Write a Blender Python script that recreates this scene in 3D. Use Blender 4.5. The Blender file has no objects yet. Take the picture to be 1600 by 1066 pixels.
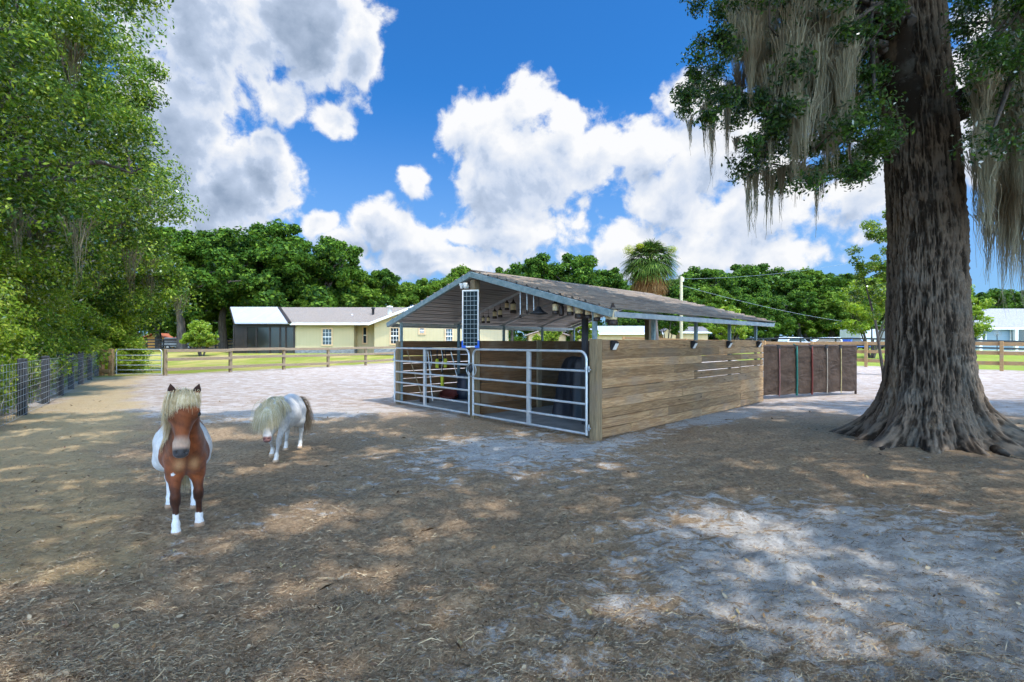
import math
EXPO = 0.92
SUN_EL = math.radians(64); SUN_AZ = math.radians(126); SUN_E = 2.9
SKY_K = .10; CLD = .53; SKY_FILL = 6.6; SKY_R, SKY_G, SKY_B = .16, .64, 1.08
UPN = 3000
import bpy, math, numpy as np
from mathutils import Vector, Matrix
R = math.radians
rng = np.random.default_rng(7)
S = bpy.context.scene
COL = S.collection
CH = 1.5; F = 750.0; HY = 535.0
def at(px, py, Y):
    return np.array([(px-800)/F*Y, Y, CH-(py-HY)/F*Y])
def gz(x, y):
    x = np.asarray(x, float); y = np.asarray(y, float)
    t = np.clip((y-31)/14, 0, 1); t = t*t*(3-2*t)
    return .5*t
# ---------------------------------------------------------------- noise
_N = {}
def vn(x, y, s=0):
    if s not in _N: _N[s] = np.random.default_rng(100+s).random((256, 256))
    T = _N[s]
    xi = np.floor(x).astype(int); yi = np.floor(y).astype(int); fx = x-xi; fy = y-yi
    fx = fx*fx*(3-2*fx); fy = fy*fy*(3-2*fy)
    g = lambda a, b: T[a & 255, b & 255]
    return (g(xi, yi)*(1-fx)+g(xi+1, yi)*fx)*(1-fy)+(g(xi, yi+1)*(1-fx)+g(xi+1, yi+1)*fx)*fy
def fbm(x, y, o=4, s=0):
    r = 0; a = 1; n = 0
    for i in range(o):
        r = r+a*vn(x*2**i+17.3*i, y*2**i+5.1*i, s+i); n += a; a *= .5
    return r/n
# ---------------------------------------------------------------- mesh builder
class MB:
    def __init__(s): s.v = []; s.f = []; s.n = 0; s.sm = []; s.mi = []
    def add(s, V, Fs, smooth=False, mi=0):
        V = np.asarray(V, float).reshape(-1, 3); b = s.n
        s.v.append(V); s.n += len(V)
        for f in Fs:
            s.f.append(np.asarray(f)+b); s.sm.append(smooth); s.mi.append(mi)
        return s
    def box(s, c, d, rz=0, mi=0):
        x, y, z = [k/2 for k in d]
        V = np.array([[i*x, j*y, k*z] for k in (-1, 1) for j in (-1, 1) for i in (-1, 1)])
        if rz: V = V@rotz(rz).T
        return s.add(V+np.array(c), BOXF, mi=mi)
    def bar(s, a, b, w, h=None, up=(0, 0, 1), mi=0):
        h = h or w; a = np.array(a, float); b = np.array(b, float); d = b-a; d /= np.linalg.norm(d)
        u = np.array(up, float)
        if abs(d@u) > .98: u = np.array([1., 0, 0])
        r = np.cross(d, u); r /= np.linalg.norm(r); q = np.cross(r, d)
        V = [p+r*i*w/2+q*j*h/2 for p in (a, b) for j in (-1, 1) for i in (-1, 1)]
        return s.add(V, BOXF, mi=mi)
    def tube(s, P, rad, n=10, cap=True, mi=0, smooth=True):
        P = np.asarray(P, float); m = len(P)
        rad = np.broadcast_to(np.asarray(rad, float), (m,))
        T = np.gradient(P, axis=0); T /= np.linalg.norm(T, axis=1)[:, None]+1e-9
        u = np.array([0, 0, 1.]) if abs(T[0][2]) < .9 else np.array([1., 0, 0])
        V = []; a = np.linspace(0, 2*math.pi, n, endpoint=False)
        for i in range(m):
            u = u-T[i]*(u@T[i]); u /= np.linalg.norm(u); w = np.cross(T[i], u)
            V.append(P[i]+rad[i]*(np.outer(np.cos(a), u)+np.outer(np.sin(a), w)))
        Fs = [[i*n+j, i*n+(j+1) % n, (i+1)*n+(j+1) % n, (i+1)*n+j] for i in range(m-1) for j in range(n)]
        s.add(np.concatenate(V), Fs, smooth, mi)
        if cap:
            s.add(V[0], [list(range(n))[::-1]], False, mi); s.add(V[-1], [list(range(n))], False, mi)
        return s
    def lathe(s, prof, n=20, c=(0, 0, 0), mi=0, smooth=True):
        a = np.linspace(0, 2*math.pi, n, endpoint=False)
        V = [[r*math.cos(t)+c[0], r*math.sin(t)+c[1], z+c[2]] for r, z in prof for t in a]
        m = len(prof)
        Fs = [[i*n+j, i*n+(j+1) % n, (i+1)*n+(j+1) % n, (i+1)*n+j] for i in range(m-1) for j in range(n)]
        return s.add(V, Fs, smooth, mi)
    def ball(s, c, r, n=14, mi=0):
        r = np.broadcast_to(np.asarray(r, float), (3,)); m = n//2
        V = [[c[0]+r[0]*math.sin(p)*math.cos(t), c[1]+r[1]*math.sin(p)*math.sin(t), c[2]-r[2]*math.cos(p)]
             for p in np.linspace(0.02, math.pi-.02, m+1) for t in np.linspace(0, 2*math.pi, n, endpoint=False)]
        Fs = [[i*n+j, i*n+(j+1) % n, (i+1)*n+(j+1) % n, (i+1)*n+j] for i in range(m) for j in range(n)]
        return s.add(V, Fs, True, mi)
    def poly(s, pts, off, mi=0):
        """prism: polygon pts extruded by vector off"""
        P = np.asarray(pts, float); n = len(P); Q = P+np.array(off)
        return s.add(np.concatenate([P, Q]), [list(range(n))[::-1], list(range(n, 2*n))]+[[i, (i+1) % n, n+(i+1) % n, n+i] for i in range(n)], mi=mi)
    def build(s, name, mats, parent=None, bevel=0, loc=None):
        me = bpy.data.meshes.new(name)
        V = np.concatenate(s.v)
        me.from_pydata(V.tolist(), [], [f.tolist() for f in s.f])
        me.polygons.foreach_set('use_smooth', s.sm)
        me.polygons.foreach_set('material_index', s.mi)
        return link(name, me, mats, parent, bevel, loc)
BOXF = [[0, 2, 3, 1], [4, 5, 7, 6], [0, 1, 5, 4], [2, 6, 7, 3], [0, 4, 6, 2], [1, 3, 7, 5]]
def rotz(a):
    c, s_ = math.cos(a), math.sin(a); return np.array([[c, -s_, 0], [s_, c, 0], [0, 0, 1]])
def link(name, me, mats, parent=None, bevel=0, loc=None):
    for m in (mats if isinstance(mats, (list, tuple)) else [mats]): me.materials.append(m)
    o = bpy.data.objects.new(name, me); COL.objects.link(o)
    if parent: o.parent = parent
    if loc is not None: o.location = loc
    if bevel:
        b = o.modifiers.new('bevel', 'BEVEL'); b.width = bevel; b.segments = 2; b.limit_method = 'ANGLE'; b.angle_limit = R(40)
    return o
def quads(V, name, mats, parent=None, smooth=False, loc=None, k=4):
    """V: (n,k,3) array of separate k-gons"""
    V = np.asarray(V, np.float32); n = len(V)
    me = bpy.data.meshes.new(name)
    me.vertices.add(n*k); me.vertices.foreach_set('co', V.reshape(-1))
    me.loops.add(n*k); me.loops.foreach_set('vertex_index', np.arange(n*k, dtype=np.int32))
    me.polygons.add(n); me.polygons.foreach_set('loop_start', np.arange(0, n*k, k, dtype=np.int32))
    me.update(calc_edges=True)
    return link(name, me, mats, parent, 0, loc)
def meshfast(V, Fq, name, mats, parent=None, smooth=True, attrs=None):
    """V (n,3), Fq (m,4) int"""
    V = np.asarray(V, np.float32); Fq = np.asarray(Fq, np.int32); m, k = Fq.shape
    me = bpy.data.meshes.new(name)
    me.vertices.add(len(V)); me.vertices.foreach_set('co', V.reshape(-1))
    me.loops.add(m*k); me.loops.foreach_set('vertex_index', Fq.reshape(-1))
    me.polygons.add(m); me.polygons.foreach_set('loop_start', np.arange(0, m*k, k, dtype=np.int32))
    me.polygons.foreach_set('use_smooth', np.full(m, smooth))
    me.update(calc_edges=True)
    for nm, arr in (attrs or {}).items():
        arr = np.asarray(arr, np.float32)
        if arr.ndim == 2:
            a = me.color_attributes.new(nm, 'FLOAT_COLOR', 'POINT')
            a.data.foreach_set('color', np.concatenate([arr, np.ones((len(arr), 1), np.float32)], 1).reshape(-1))
        else:
            a = me.attributes.new(nm, 'FLOAT', 'POINT'); a.data.foreach_set('value', arr)
    return link(name, me, mats, parent)
def tag(o, label=None, cat=None, group=None, kind=None):
    if label: o['label'] = label
    if cat: o['category'] = cat
    if group: o['group'] = group
    if kind: o['kind'] = kind
    return o
def T(name, label, cat, loc=(0, 0, 0), rz=0, group=None):
    o = bpy.data.objects.new(name, None); COL.objects.link(o); o.location = loc; o.rotation_euler = (0, 0, rz)
    o.empty_display_size = .2
    return tag(o, label, cat, group)
def copy_tree(o, parent=None):
    c = o.copy(); COL.objects.link(c); c.parent = parent
    for ch in list(o.children): copy_tree(ch, c)
    return c
# ---------------------------------------------------------------- node helpers
class G:
    def __init__(s, nt): s.nt = nt
    def n(s, t, **kw):
        o = s.nt.nodes.new(t)
        for k, v in kw.items(): setattr(o, k, v)
        return o
    def set(s, sock, v):
        if isinstance(v, bpy.types.NodeSocket): s.nt.links.new(v, sock)
        elif v is not None: sock.default_value = v
    def m(s, op, a, b=None, c=None, clamp=False):
        o = s.n('ShaderNodeMath', operation=op); o.use_clamp = clamp
        for i, v in enumerate((a, b, c)):
            if v is not None: s.set(o.inputs[i], v)
        return o.outputs[0]
    def v(s, op, a, b=None, sc=None):
        o = s.n('ShaderNodeVectorMath', operation=op); s.set(o.inputs[0], a)
        if b is not None: s.set(o.inputs[1], b)
        if sc is not None: s.set(o.inputs['Scale'], sc)
        return o.outputs['Value'] if op in ('LENGTH', 'DOT_PRODUCT', 'DISTANCE') else o.outputs[0]
    def mix(s, f, a, b, blend='MIX'):
        o = s.n('ShaderNodeMix', data_type='RGBA', blend_type=blend)
        s.set(o.inputs[0], f); s.set(o.inputs[6], c4(a)); s.set(o.inputs[7], c4(b)); return o.outputs[2]
    def noise(s, vec, scale, detail=4, rough=.55, dist=0, out='Fac'):
        o = s.n('ShaderNodeTexNoise'); s.set(o.inputs['Vector'], vec)
        o.inputs['Scale'].default_value = scale; o.inputs['Detail'].default_value = detail
        o.inputs['Roughness'].default_value = rough; o.inputs['Distortion'].default_value = dist
        return o.outputs[0 if out == 'Fac' else 1]
    def vor(s, vec, scale, feat='F1', out=0):
        o = s.n('ShaderNodeTexVoronoi', feature=feat); s.set(o.inputs['Vector'], vec); o.inputs['Scale'].default_value = scale
        return o.outputs[out]
    def ramp(s, f, a, b, lo=0., hi=1., smooth=True):
        o = s.n('ShaderNodeMapRange', interpolation_type='SMOOTHSTEP' if smooth else 'LINEAR')
        s.set(o.inputs[0], f)
        for i, v in zip((1, 2, 3, 4), (a, b, lo, hi)): o.inputs[i].default_value = v
        return o.outputs[0]
    def map(s, vec, sc=(1, 1, 1), rot=(0, 0, 0)):
        o = s.n('ShaderNodeMapping'); s.set(o.inputs[0], vec); o.inputs['Scale'].default_value = sc; o.inputs['Rotation'].default_value = rot
        return o.outputs[0]
    def obj(s): return s.n('ShaderNodeTexCoord').outputs['Object']
    def isl(s): return s.n('ShaderNodeNewGeometry').outputs['Random Per Island']
    def attr(s, nm, out='Fac'): return s.n('ShaderNodeAttribute', attribute_name=nm).outputs[out]
    def bump(s, h, st=.5, d=.01):
        o = s.n('ShaderNodeBump'); s.set(o.inputs['Height'], h); o.inputs['Strength'].default_value = st; o.inputs['Distance'].default_value = d
        return o.outputs[0]
def c4(c):
    if isinstance(c, (tuple, list)) and len(c) == 3: return (*c, 1)
    return c
def NM(name, rough=.7, metal=0, spec=.4):
    m = bpy.data.materials.new(name); m.use_nodes = True
    b = m.node_tree.nodes['Principled BSDF']
    b.inputs['Roughness'].default_value = rough; b.inputs['Metallic'].default_value = metal; b.inputs['Specular IOR Level'].default_value = spec
    return m, G(m.node_tree), b
def pmat(name, c1, c2, sc=5, rough=.7, metal=0, bump=.2, st=(1, 1, 1), isl=.0, detail=5, spec=.4, bd=.01, spots=None):
    m, g, b = NM(name, rough, metal, spec)
    v = g.map(g.obj(), st)
    n = g.noise(v, sc, detail, .6)
    c = g.mix(g.ramp(n, .3, .7), c1, c2)
    if spots: c = g.mix(g.ramp(g.noise(g.obj(), spots[1], 6, .7), spots[2], spots[2]+.1), c, spots[0])
    if isl:
        k = g.m('MULTIPLY_ADD', g.isl(), 2*isl, 1-isl)
        c = g.mix(1., c, g.v('SCALE', (1, 1, 1), sc=k), 'MULTIPLY')
    g.set(b.inputs['Base Color'], c)
    g.set(b.inputs['Normal'], g.bump(g.noise(v, sc*4, 4, .7), bump, bd))
    r = g.m('MULTIPLY_ADD', n, .3, rough-.15, True); g.set(b.inputs['Roughness'], r)
    return m
def wood(name, c1, c2, axis, isl=.25, dark=(.05, .04, .03)):
    m, g, b = NM(name, .8, 0, .25)
    ax = {'x': (0.35, 6, 6), 'y': (6, .35, 6), 'z': (6, 6, .35)}[axis]
    k = g.isl(); off = g.v('SCALE', (37., 91., 53.), sc=k)
    p = g.v('ADD', g.obj(), off)
    v = g.map(p, ax)
    n1 = g.noise(v, 1.6, 6, .6, .8)
    rings = g.m('SINE', g.m('MULTIPLY', n1, 42.))
    fine = g.noise(g.map(p, tuple(a*7 for a in ax)), 2.5, 4, .7)
    c = g.mix(g.ramp(rings, -1, 1, .15, .85), c1, c2)
    c = g.mix(g.ramp(fine, .35, .7, 0., .45), c, dark)
    big = g.noise(p, 1.3, 3, .6)
    grey = g.mix(g.ramp(big, .45, .70, 0., .6), c, (.26, .195, .14))
    kk = g.m('MULTIPLY_ADD', k, 2*isl, 1-isl)
    c = g.mix(1., grey, g.v('SCALE', (1, 1, 1), sc=kk), 'MULTIPLY')
    # knots
    vo = g.vor(g.map(p, {'x': (.5, 2.2, 2.2), 'y': (2.2, .5, 2.2), 'z': (2.2, 2.2, .5)}[axis]), 2.2)
    c = g.mix(g.ramp(vo, .03, .075, .75, 0.), c, (.04, .022, .012))
    g.set(b.inputs['Base Color'], c)
    g.set(b.inputs['Normal'], g.bump(g.m('ADD', fine, g.m('MULTIPLY', rings, .15)), .5, .006))
    return m
def leafmat(name, c1, c2, c3, trans=.35, big=.8, gloss=.15):
    """foliage: c1 dark, c2 mid, c3 fresh"""
    m, g, b = NM(name, .5, 0, .3)
    nt = m.node_tree
    k = g.isl(); n = g.noise(g.obj(), big, 3, .6)
    c = g.mix(g.ramp(n, .35, .65), c1, c2)
    c = g.mix(g.ramp(k, .55, 1., 0., .9), c, c3)
    c = g.mix(1., c, g.v('SCALE', (1, 1, 1), sc=g.m('MULTIPLY_ADD', g.noise(g.obj(), 9., 1), .9, .55)), 'MULTIPLY')
    d = g.n('ShaderNodeBsdfDiffuse'); g.set(d.inputs[0], c)
    t = g.n('ShaderNodeBsdfTranslucent'); g.set(t.inputs[0], g.mix(1., c, (1.5, 1.6, .6), 'MULTIPLY'))
    gl = g.n('ShaderNodeBsdfGlossy'); gl.inputs['Roughness'].default_value = .42; gl.inputs[0].default_value = (.8, .85, .9, 1)
    a = g.n('ShaderNodeMixShader'); a.inputs[0].default_value = trans; nt.links.new(d.outputs[0], a.inputs[1]); nt.links.new(t.outputs[0], a.inputs[2])
    e = g.n('ShaderNodeMixShader'); fr = g.n('ShaderNodeFresnel'); fr.inputs[0].default_value = 1.35
    g.set(e.inputs[0], g.m('MULTIPLY', fr.outputs[0], gloss*2.5, clamp=True))
    nt.links.new(a.outputs[0], e.inputs[1]); nt.links.new(gl.outputs[0], e.inputs[2])
    nt.links.new(e.outputs[0], nt.nodes['Material Output'].inputs[0])
    nt.nodes.remove(b)
    return m
M = {}
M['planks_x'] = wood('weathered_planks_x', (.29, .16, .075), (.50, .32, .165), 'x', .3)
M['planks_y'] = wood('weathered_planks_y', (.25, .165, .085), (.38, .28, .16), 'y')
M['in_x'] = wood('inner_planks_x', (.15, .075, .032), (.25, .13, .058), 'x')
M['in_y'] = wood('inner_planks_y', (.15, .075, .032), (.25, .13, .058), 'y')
M['post'] = wood('post_wood', (.25, .18, .10), (.36, .27, .16), 'z', .15)
M['rail_wood'] = wood('fence_wood', (.28, .20, .12), (.40, .30, .19), 'x', .2)
M['rail_tan'] = wood('fence_wood_tan', (.42, .24, .10), (.52, .32, .15), 'x', .15)
M['galv'] = pmat('galvanised_steel', (.42, .46, .50), (.58, .61, .64), 9, .42, .75, .15, isl=.06, spots=((.30, .27, .25), 4, .66))
M['galv_blue'] = pmat('oxidised_steel', (.17, .25, .27), (.30, .38, .40), 14, .6, .25, .25, isl=.05, spots=((.35, .38, .36), 9, .6))
M['gate'] = pmat('gate_tube', (.50, .55, .60), (.66, .69, .72), 6, .38, .55, .08, isl=.05, spots=((.32, .31, .31), 5, .68))
M['black'] = pmat('black_plastic', (.012, .012, .014), (.03, .03, .034), 8, .55)
M['blackpaint'] = pmat('black_paint', (.015, .016, .018), (.04, .042, .05), 3, .6)
M['white'] = pmat('white_plastic', (.75, .75, .73), (.82, .82, .80), 4, .45, bump=.05)
M['tarp'] = pmat('brown_tarp', (.04, .024, .016), (.072, .046, .032), 3, .6, spec=.2, bump=.25)
M['dark_tarp'] = pmat('dark_blue_tarp', (.006, .009, .014), (.016, .022, .034), 3, .5, spec=.4, bump=.2)
M['teal'] = pmat('teal_plastic', (.008, .035, .035), (.015, .055, .055), 4, .55)
M['yellow'] = pmat('yellow_plastic', (.62, .62, .04), (.75, .74, .08), 6, .5)
M['concrete'] = pmat('grey_mats', (.14, .15, .155), (.24, .25, .25), 3, .85, bump=.4)
# ================================================================ camera, light, sky
cam = bpy.data.objects.new('camera', bpy.data.cameras.new('camera')); COL.objects.link(cam)
cam.location = (0, 0, CH); cam.rotation_euler = (R(90), 0, 0)
cam.data.sensor_width = 36; cam.data.lens = F/1600*36; cam.data.shift_y = 2/1600; cam.data.clip_end = 5000; cam.data.clip_start = .05
S.camera = cam
S.view_settings.view_transform = 'Standard'; S.view_settings.look = 'None'; S.view_settings.gamma = 1; S.view_settings.exposure = EXPO
S.cycles.use_denoising = True; S.cycles.use_adaptive_sampling = True; S.cycles.adaptive_threshold = .018
S.cycles.max_bounces = 7; S.cycles.diffuse_bounces = 3; S.cycles.glossy_bounces = 2; S.cycles.transmission_bounces = 3; S.cycles.transparent_max_bounces = 6
S.cycles.caustics_reflective = False; S.cycles.caustics_refractive = False
S.cycles.sample_clamp_indirect = 5; S.cycles.sample_clamp_direct = 5
sd = np.array([math.cos(SUN_EL)*math.sin(SUN_AZ), math.cos(SUN_EL)*math.cos(SUN_AZ), math.sin(SUN_EL)])  # towards the sun
L = bpy.data.lights.new('sun', 'SUN'); L.energy = SUN_E; L.angle = R(.53); L.color = (1, .95, .87)
lo = bpy.data.objects.new('sun', L); COL.objects.link(lo); lo.rotation_euler = Vector(sd).to_track_quat('Z', 'Y').to_euler(); lo.location = (0, 0, 60)

W = bpy.data.worlds.new('World'); S.world = W; W.use_nodes = True
g = G(W.node_tree); nt = W.node_tree; nt.nodes.clear()
sky = g.n('ShaderNodeTexSky', sky_type='NISHITA'); sky.sun_disc = False; sky.sun_elevation = SUN_EL; sky.sun_rotation = SUN_AZ
sky.air_density = 1.0; sky.dust_density = .4; sky.ozone_density = 3.0
dirv = g.n('ShaderNodeTexCoord').outputs['Generated']
def sdir(px, py):
    d = np.array([(px-800)/F, 1, (HY-py)/F]); return d/np.linalg.norm(d)
BL = [(330, 60, 190, 120, .0), (290, 190, 110, 150, .0), (480, 50, 110, 110, 0), (375, 290, 95, 90, 0), (310, 330, 120, 75, 0), (240, 260, 110, 160, 0), (515, 182, 44, 36, 0), (425, 235, 46, 46, 0), (560, 90, 40, 60, 0), (440, 150, 60, 40, 0),
      (830, 165, 58, 52, 1), (735, 190, 52, 46, 1), (780, 215, 80, 65, 1), (880, 195, 45, 40, 1), (850, 270, 125, 95, 1), (760, 290, 70, 110, 1), (930, 235, 45, 50, 1), (800, 360, 130, 70, 1),
      (1010, 240, 60, 55, 1), (1085, 170, 60, 50, 1), (1110, 240, 110, 90, 1), (1210, 330, 190, 110, 1), (1050, 310, 80, 70, 1), (1000, 390, 75, 50, 1), (1340, 300, 60, 50, 1),
      (590, 365, 52, 48, 1), (640, 385, 90, 48, 1), (540, 385, 55, 34, 1), (500, 350, 28, 24, 1), (650, 290, 34, 34, 1), (845, 372, 46, 32, 1), (720, 365, 40, 26, 1), (690, 408, 170, 34, 1), (1150, 400, 230, 46, 1), (1500, 200, 200, 160, 0)]
grp = bpy.data.node_groups.new('cloud_field', 'ShaderNodeTree')
grp.interface.new_socket('dir', in_out='INPUT', socket_type='NodeSocketVector')
grp.interface.new_socket('density', in_out='OUTPUT', socket_type='NodeSocketFloat')
h = G(grp); gi = h.n('NodeGroupInput'); go = h.n('NodeGroupOutput')
dv = gi.outputs[0]
wn = h.n('ShaderNodeTexNoise'); h.set(wn.inputs['Vector'], dv); wn.inputs['Scale'].default_value = 7; wn.inputs['Detail'].default_value = 5
dw = h.v('ADD', dv, h.v('SCALE', h.v('SUBTRACT', wn.outputs[1], (.5, .5, .5)), sc=.06))
acc = None
for (bx, by, rx, ry, _) in BL:
    c = sdir(bx, by); k = c[1]
    # radii measured as angles at the blob's own bearing
    az = math.atan2((bx-800), F); ax = abs(math.atan2(bx-800+rx, F)-az); el = abs(ry/F*k)
    dd = h.v('SUBTRACT', dw, tuple(c)); rot = h.map(dd, (1, 1, 1), (0, 0, az))
    q = h.v('MULTIPLY', rot, (1/max(ax*math.cos(math.asin(c[2])), .02), 1/.6, 1/max(el*.95, .02)))
    e = h.m('SUBTRACT', 1.0, h.v('LENGTH', q))
    acc = e if acc is None else h.m('SMOOTH_MAX', acc, e, .12)
# generic cumulus for the rest of the sky
sp = h.n('ShaderNodeSeparateXYZ'); h.set(sp.inputs[0], dv)
back = h.ramp(sp.outputs[1], .45, .1)
gen = h.m('MULTIPLY_ADD', h.m('SUBTRACT', h.noise(dv, 2.2, 2), .52), 5.0, 0)
gen = h.m('ADD', gen, h.m('MULTIPLY_ADD', back, 3, -3))
acc = h.m('SMOOTH_MAX', acc, gen, .1)
n1 = h.noise(dw, 8, 13, .66)
v1 = h.vor(dw, 26, 'SMOOTH_F1'); v2 = h.vor(dw, 60, 'SMOOTH_F1')
puff = h.m('ADD', h.m('MULTIPLY', v1, -.55), h.m('MULTIPLY', v2, -.30))
dens = h.m('ADD', acc, h.m('ADD', h.m('MULTIPLY', h.m('SUBTRACT', n1, .5), 2.1), h.m('ADD', puff, .25)))
h.set(go.inputs[0], dens)
def field(vec):
    o = g.n('ShaderNodeGroup'); o.node_tree = grp; g.set(o.inputs[0], vec); return o.outputs[0]
d0 = field(dirv); d1 = field(g.v('ADD', dirv, (.014, 0, .042)))
cov = g.ramp(d0, -.16, .24)
relief = g.m('SUBTRACT', d0, d1)
sx = g.n('ShaderNodeSeparateXYZ'); g.set(sx.inputs[0], dirv)
lit = g.m('MULTIPLY_ADD', relief, .60, .86, False)
thick = g.ramp(d0, .15, 1.5, 0, .30)
left = g.ramp(sx.outputs[0], -.10, -.40, 0, .50)     # the big cloud on the left hangs with its base towards us
left2 = g.m('MULTIPLY', left, g.ramp(d0, .1, .7))
soft = g.m('MULTIPLY', g.ramp(g.noise(dirv, 4, 6, .6), .40, .66), g.ramp(d0, .1, .8, 0, .34))
lit = g.m('SUBTRACT', g.m('SUBTRACT', g.m('SUBTRACT', lit, thick), left2), soft)
lit = g.ramp(lit, 0, 1.0, 0, 1, False)
cc = g.mix(g.ramp(lit, 0, .55, 0, 1, False), (.30, .39, .54), (.58, .68, .86))
cc = g.mix(g.ramp(lit, .45, .95, 0, 1, False), cc, (.97, .98, 1.0))
skyc = g.mix(1., sky.outputs[0], (SKY_R, SKY_G, SKY_B), 'MULTIPLY')
hz = g.ramp(sx.outputs[2], .48, .02, 0.02, .72)
BS = 1/SKY_K
skyc = g.mix(hz, skyc, tuple(BS*CLD*a for a in (.34, .52, .80)))
ccs = g.v('SCALE', cc, sc=BS*CLD)
colr = g.mix(cov, skyc, ccs)
# added fill: unseen sky above and behind the camera brightened to lift the shade
sg_ = g.ramp(g.v('DOT_PRODUCT', dirv, (.17, -.64, .75)), .20, .85, 1., SKY_FILL)
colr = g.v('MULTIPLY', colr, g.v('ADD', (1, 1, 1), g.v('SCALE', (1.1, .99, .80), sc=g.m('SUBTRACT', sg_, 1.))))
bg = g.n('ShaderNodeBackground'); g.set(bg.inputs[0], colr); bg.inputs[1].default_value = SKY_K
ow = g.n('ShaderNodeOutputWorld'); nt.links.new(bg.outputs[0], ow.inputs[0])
W.cycles.sampling_method = 'MANUAL'; W.cycles.sample_map_resolution = 512

# ================================================================ ground
def warp(n, a, lo, hi):
    u = np.linspace(-math.asinh(-lo/a), math.asinh(hi/a), n); return a*np.sinh(u)
def zones(x, y):
    """sand share, sunny straw share, grass share"""
    w = fbm(x*.5+3, y*.5, 4, 2)-.5
    lit = np.clip((y-9.0+w*3)/2.5, 0, 1)                                   # far paddock: pale trodden sand
    right = np.exp(-(((x-2.5)/1.5)**2+((y-3.0)/1.35)**2)**1.2)
    right = np.exp(-(((x-2.7)/2.3)**2+((y-3.1)/1.75)**2)**1.3)
    trail = np.exp(-((((y-(7.0+.93*(x-1.3))))/.75)**2))*np.clip((x+0.5)/1.5, 0, 1)*.55*(x < 9)
    mid = .42*np.exp(-(((x-.4)/2.6)**2+((y-6.8)/2.0)**2))
    s = np.clip(np.maximum.reduce([lit*1.15, right*.54, trail*1.1, mid])+w*.7+.12, 0, 1)
    # line between paddock and field
    f1 = (x+15.6)*.844-(y-21.6)*.535           # >0 : paddock side of the left field fence
    f2 = (x-21.3)*.73+(y-29.6)*.68             # <0 : paddock side of the right one
    fx = (x+10.07)*.80+(y-9.87)*.595           # >0 : paddock side of the wire fence
    e = (fbm(x*1.5, y*1.5, 3, 9)-.5)*1.2
    grass = np.clip(np.maximum(np.maximum((-f1-.5+e)/.8, (f2-.8+e)/.8), ((-fx-.7+e)/.8)*(y > 3)), 0, 1)
    grass = np.maximum(grass, np.clip((y-60)/10, 0, 1))
    straw = np.clip(1-np.abs(fx-.9+e)/1.5, 0, 1)*(y > 3)
    return s, straw, grass
X, Y = warp(1350, 2.4, -420, 420), warp(1200, 2.2, -60, 700)
X, Y = np.meshgrid(X, Y)
sA, stA, gA = zones(X, Y)
near = np.clip(1-np.hypot(X, Y-3)/16, 0, 1)
bmp = (fbm(X*2.2+Y*.7, Y*3.1, 4, 20)-.5)*.085+(fbm(X*5, Y*6.5, 3, 30)-.5)*.065
clod = np.clip(1-np.hypot(X, Y-2)/10, 0, 1)*((fbm(X*11+Y*2, Y*15-X*2, 3, 33)-.5)*.045+np.clip(fbm(X*4.5, Y*6, 3, 36)-.52, 0, 1)*.13*(.35+sA))
ridge = np.abs(fbm((X+Y*.35)*.55, (Y-X*.18)*3.0, 3, 40)-.5)*.11
Z = gz(X, Y)+near*(bmp-ridge*.8)+clod
nx = X.shape[1]; ny = X.shape[0]
ii, jj = np.meshgrid(np.arange(ny-1), np.arange(nx-1), indexing='ij')
q = np.stack([ii*nx+jj, ii*nx+jj+1, (ii+1)*nx+jj+1, (ii+1)*nx+jj], -1).reshape(-1, 4)
from bisect import bisect
XS = X[0]; YS = Y[:, 0]
def gzn(x, y):
    """height of the finished ground sheet"""
    x = np.asarray(x, float); y = np.asarray(y, float)
    i = np.clip(np.searchsorted(XS, x)-1, 0, nx-2); j = np.clip(np.searchsorted(YS, y)-1, 0, ny-2)
    a = (x-XS[i])/(XS[i+1]-XS[i]); b = (y-YS[j])/(YS[j+1]-YS[j])
    return Z[j, i]*(1-a)*(1-b)+Z[j, i+1]*a*(1-b)+Z[j+1, i]*(1-a)*b+Z[j+1, i+1]*a*b
mg, g, b = NM('paddock_ground', .95, 0, .1)
o = g.obj()
sand = g.attr('sand'); straw = g.attr('straw'); grass = g.attr('grass'); clay = g.attr('clay')
nA = g.noise(g.map(o, (1, 1.6, 1), (0, 0, .35)), 2.6, 8, .68, .3); nB = g.noise(o, 24, 6, .72); nC = g.noise(g.map(o, (1, 3, 1), (0, 0, .5)), 60, 4, .7)
nP = g.noise(g.map(o, (1, 2.0, 1), (0, 0, .45)), 4.6, 12, .78, .5)
pat = g.ramp(g.m('ADD', nP, g.m('MULTIPLY_ADD', sand, .42, -.21)), .47, .545)
litter = g.mix(g.ramp(nB, .3, .75), (.22, .148, .090), (.52, .375, .235))
litter = g.mix(g.ramp(nC, .5, .72, 0, .7), litter, (.52, .40, .25))
litter = g.mix(g.ramp(g.noise(o, .9, 4), .45, .65, 0, .3), litter, (.20, .145, .10))
sandc = g.mix(g.ramp(nB, .3, .7), (.41, .385, .355), (.62, .59, .55))
sandc = g.mix(g.ramp(nC, .56, .72, 0, .7), sandc, (.22, .16, .11))
col = g.mix(pat, litter, sandc)
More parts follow.
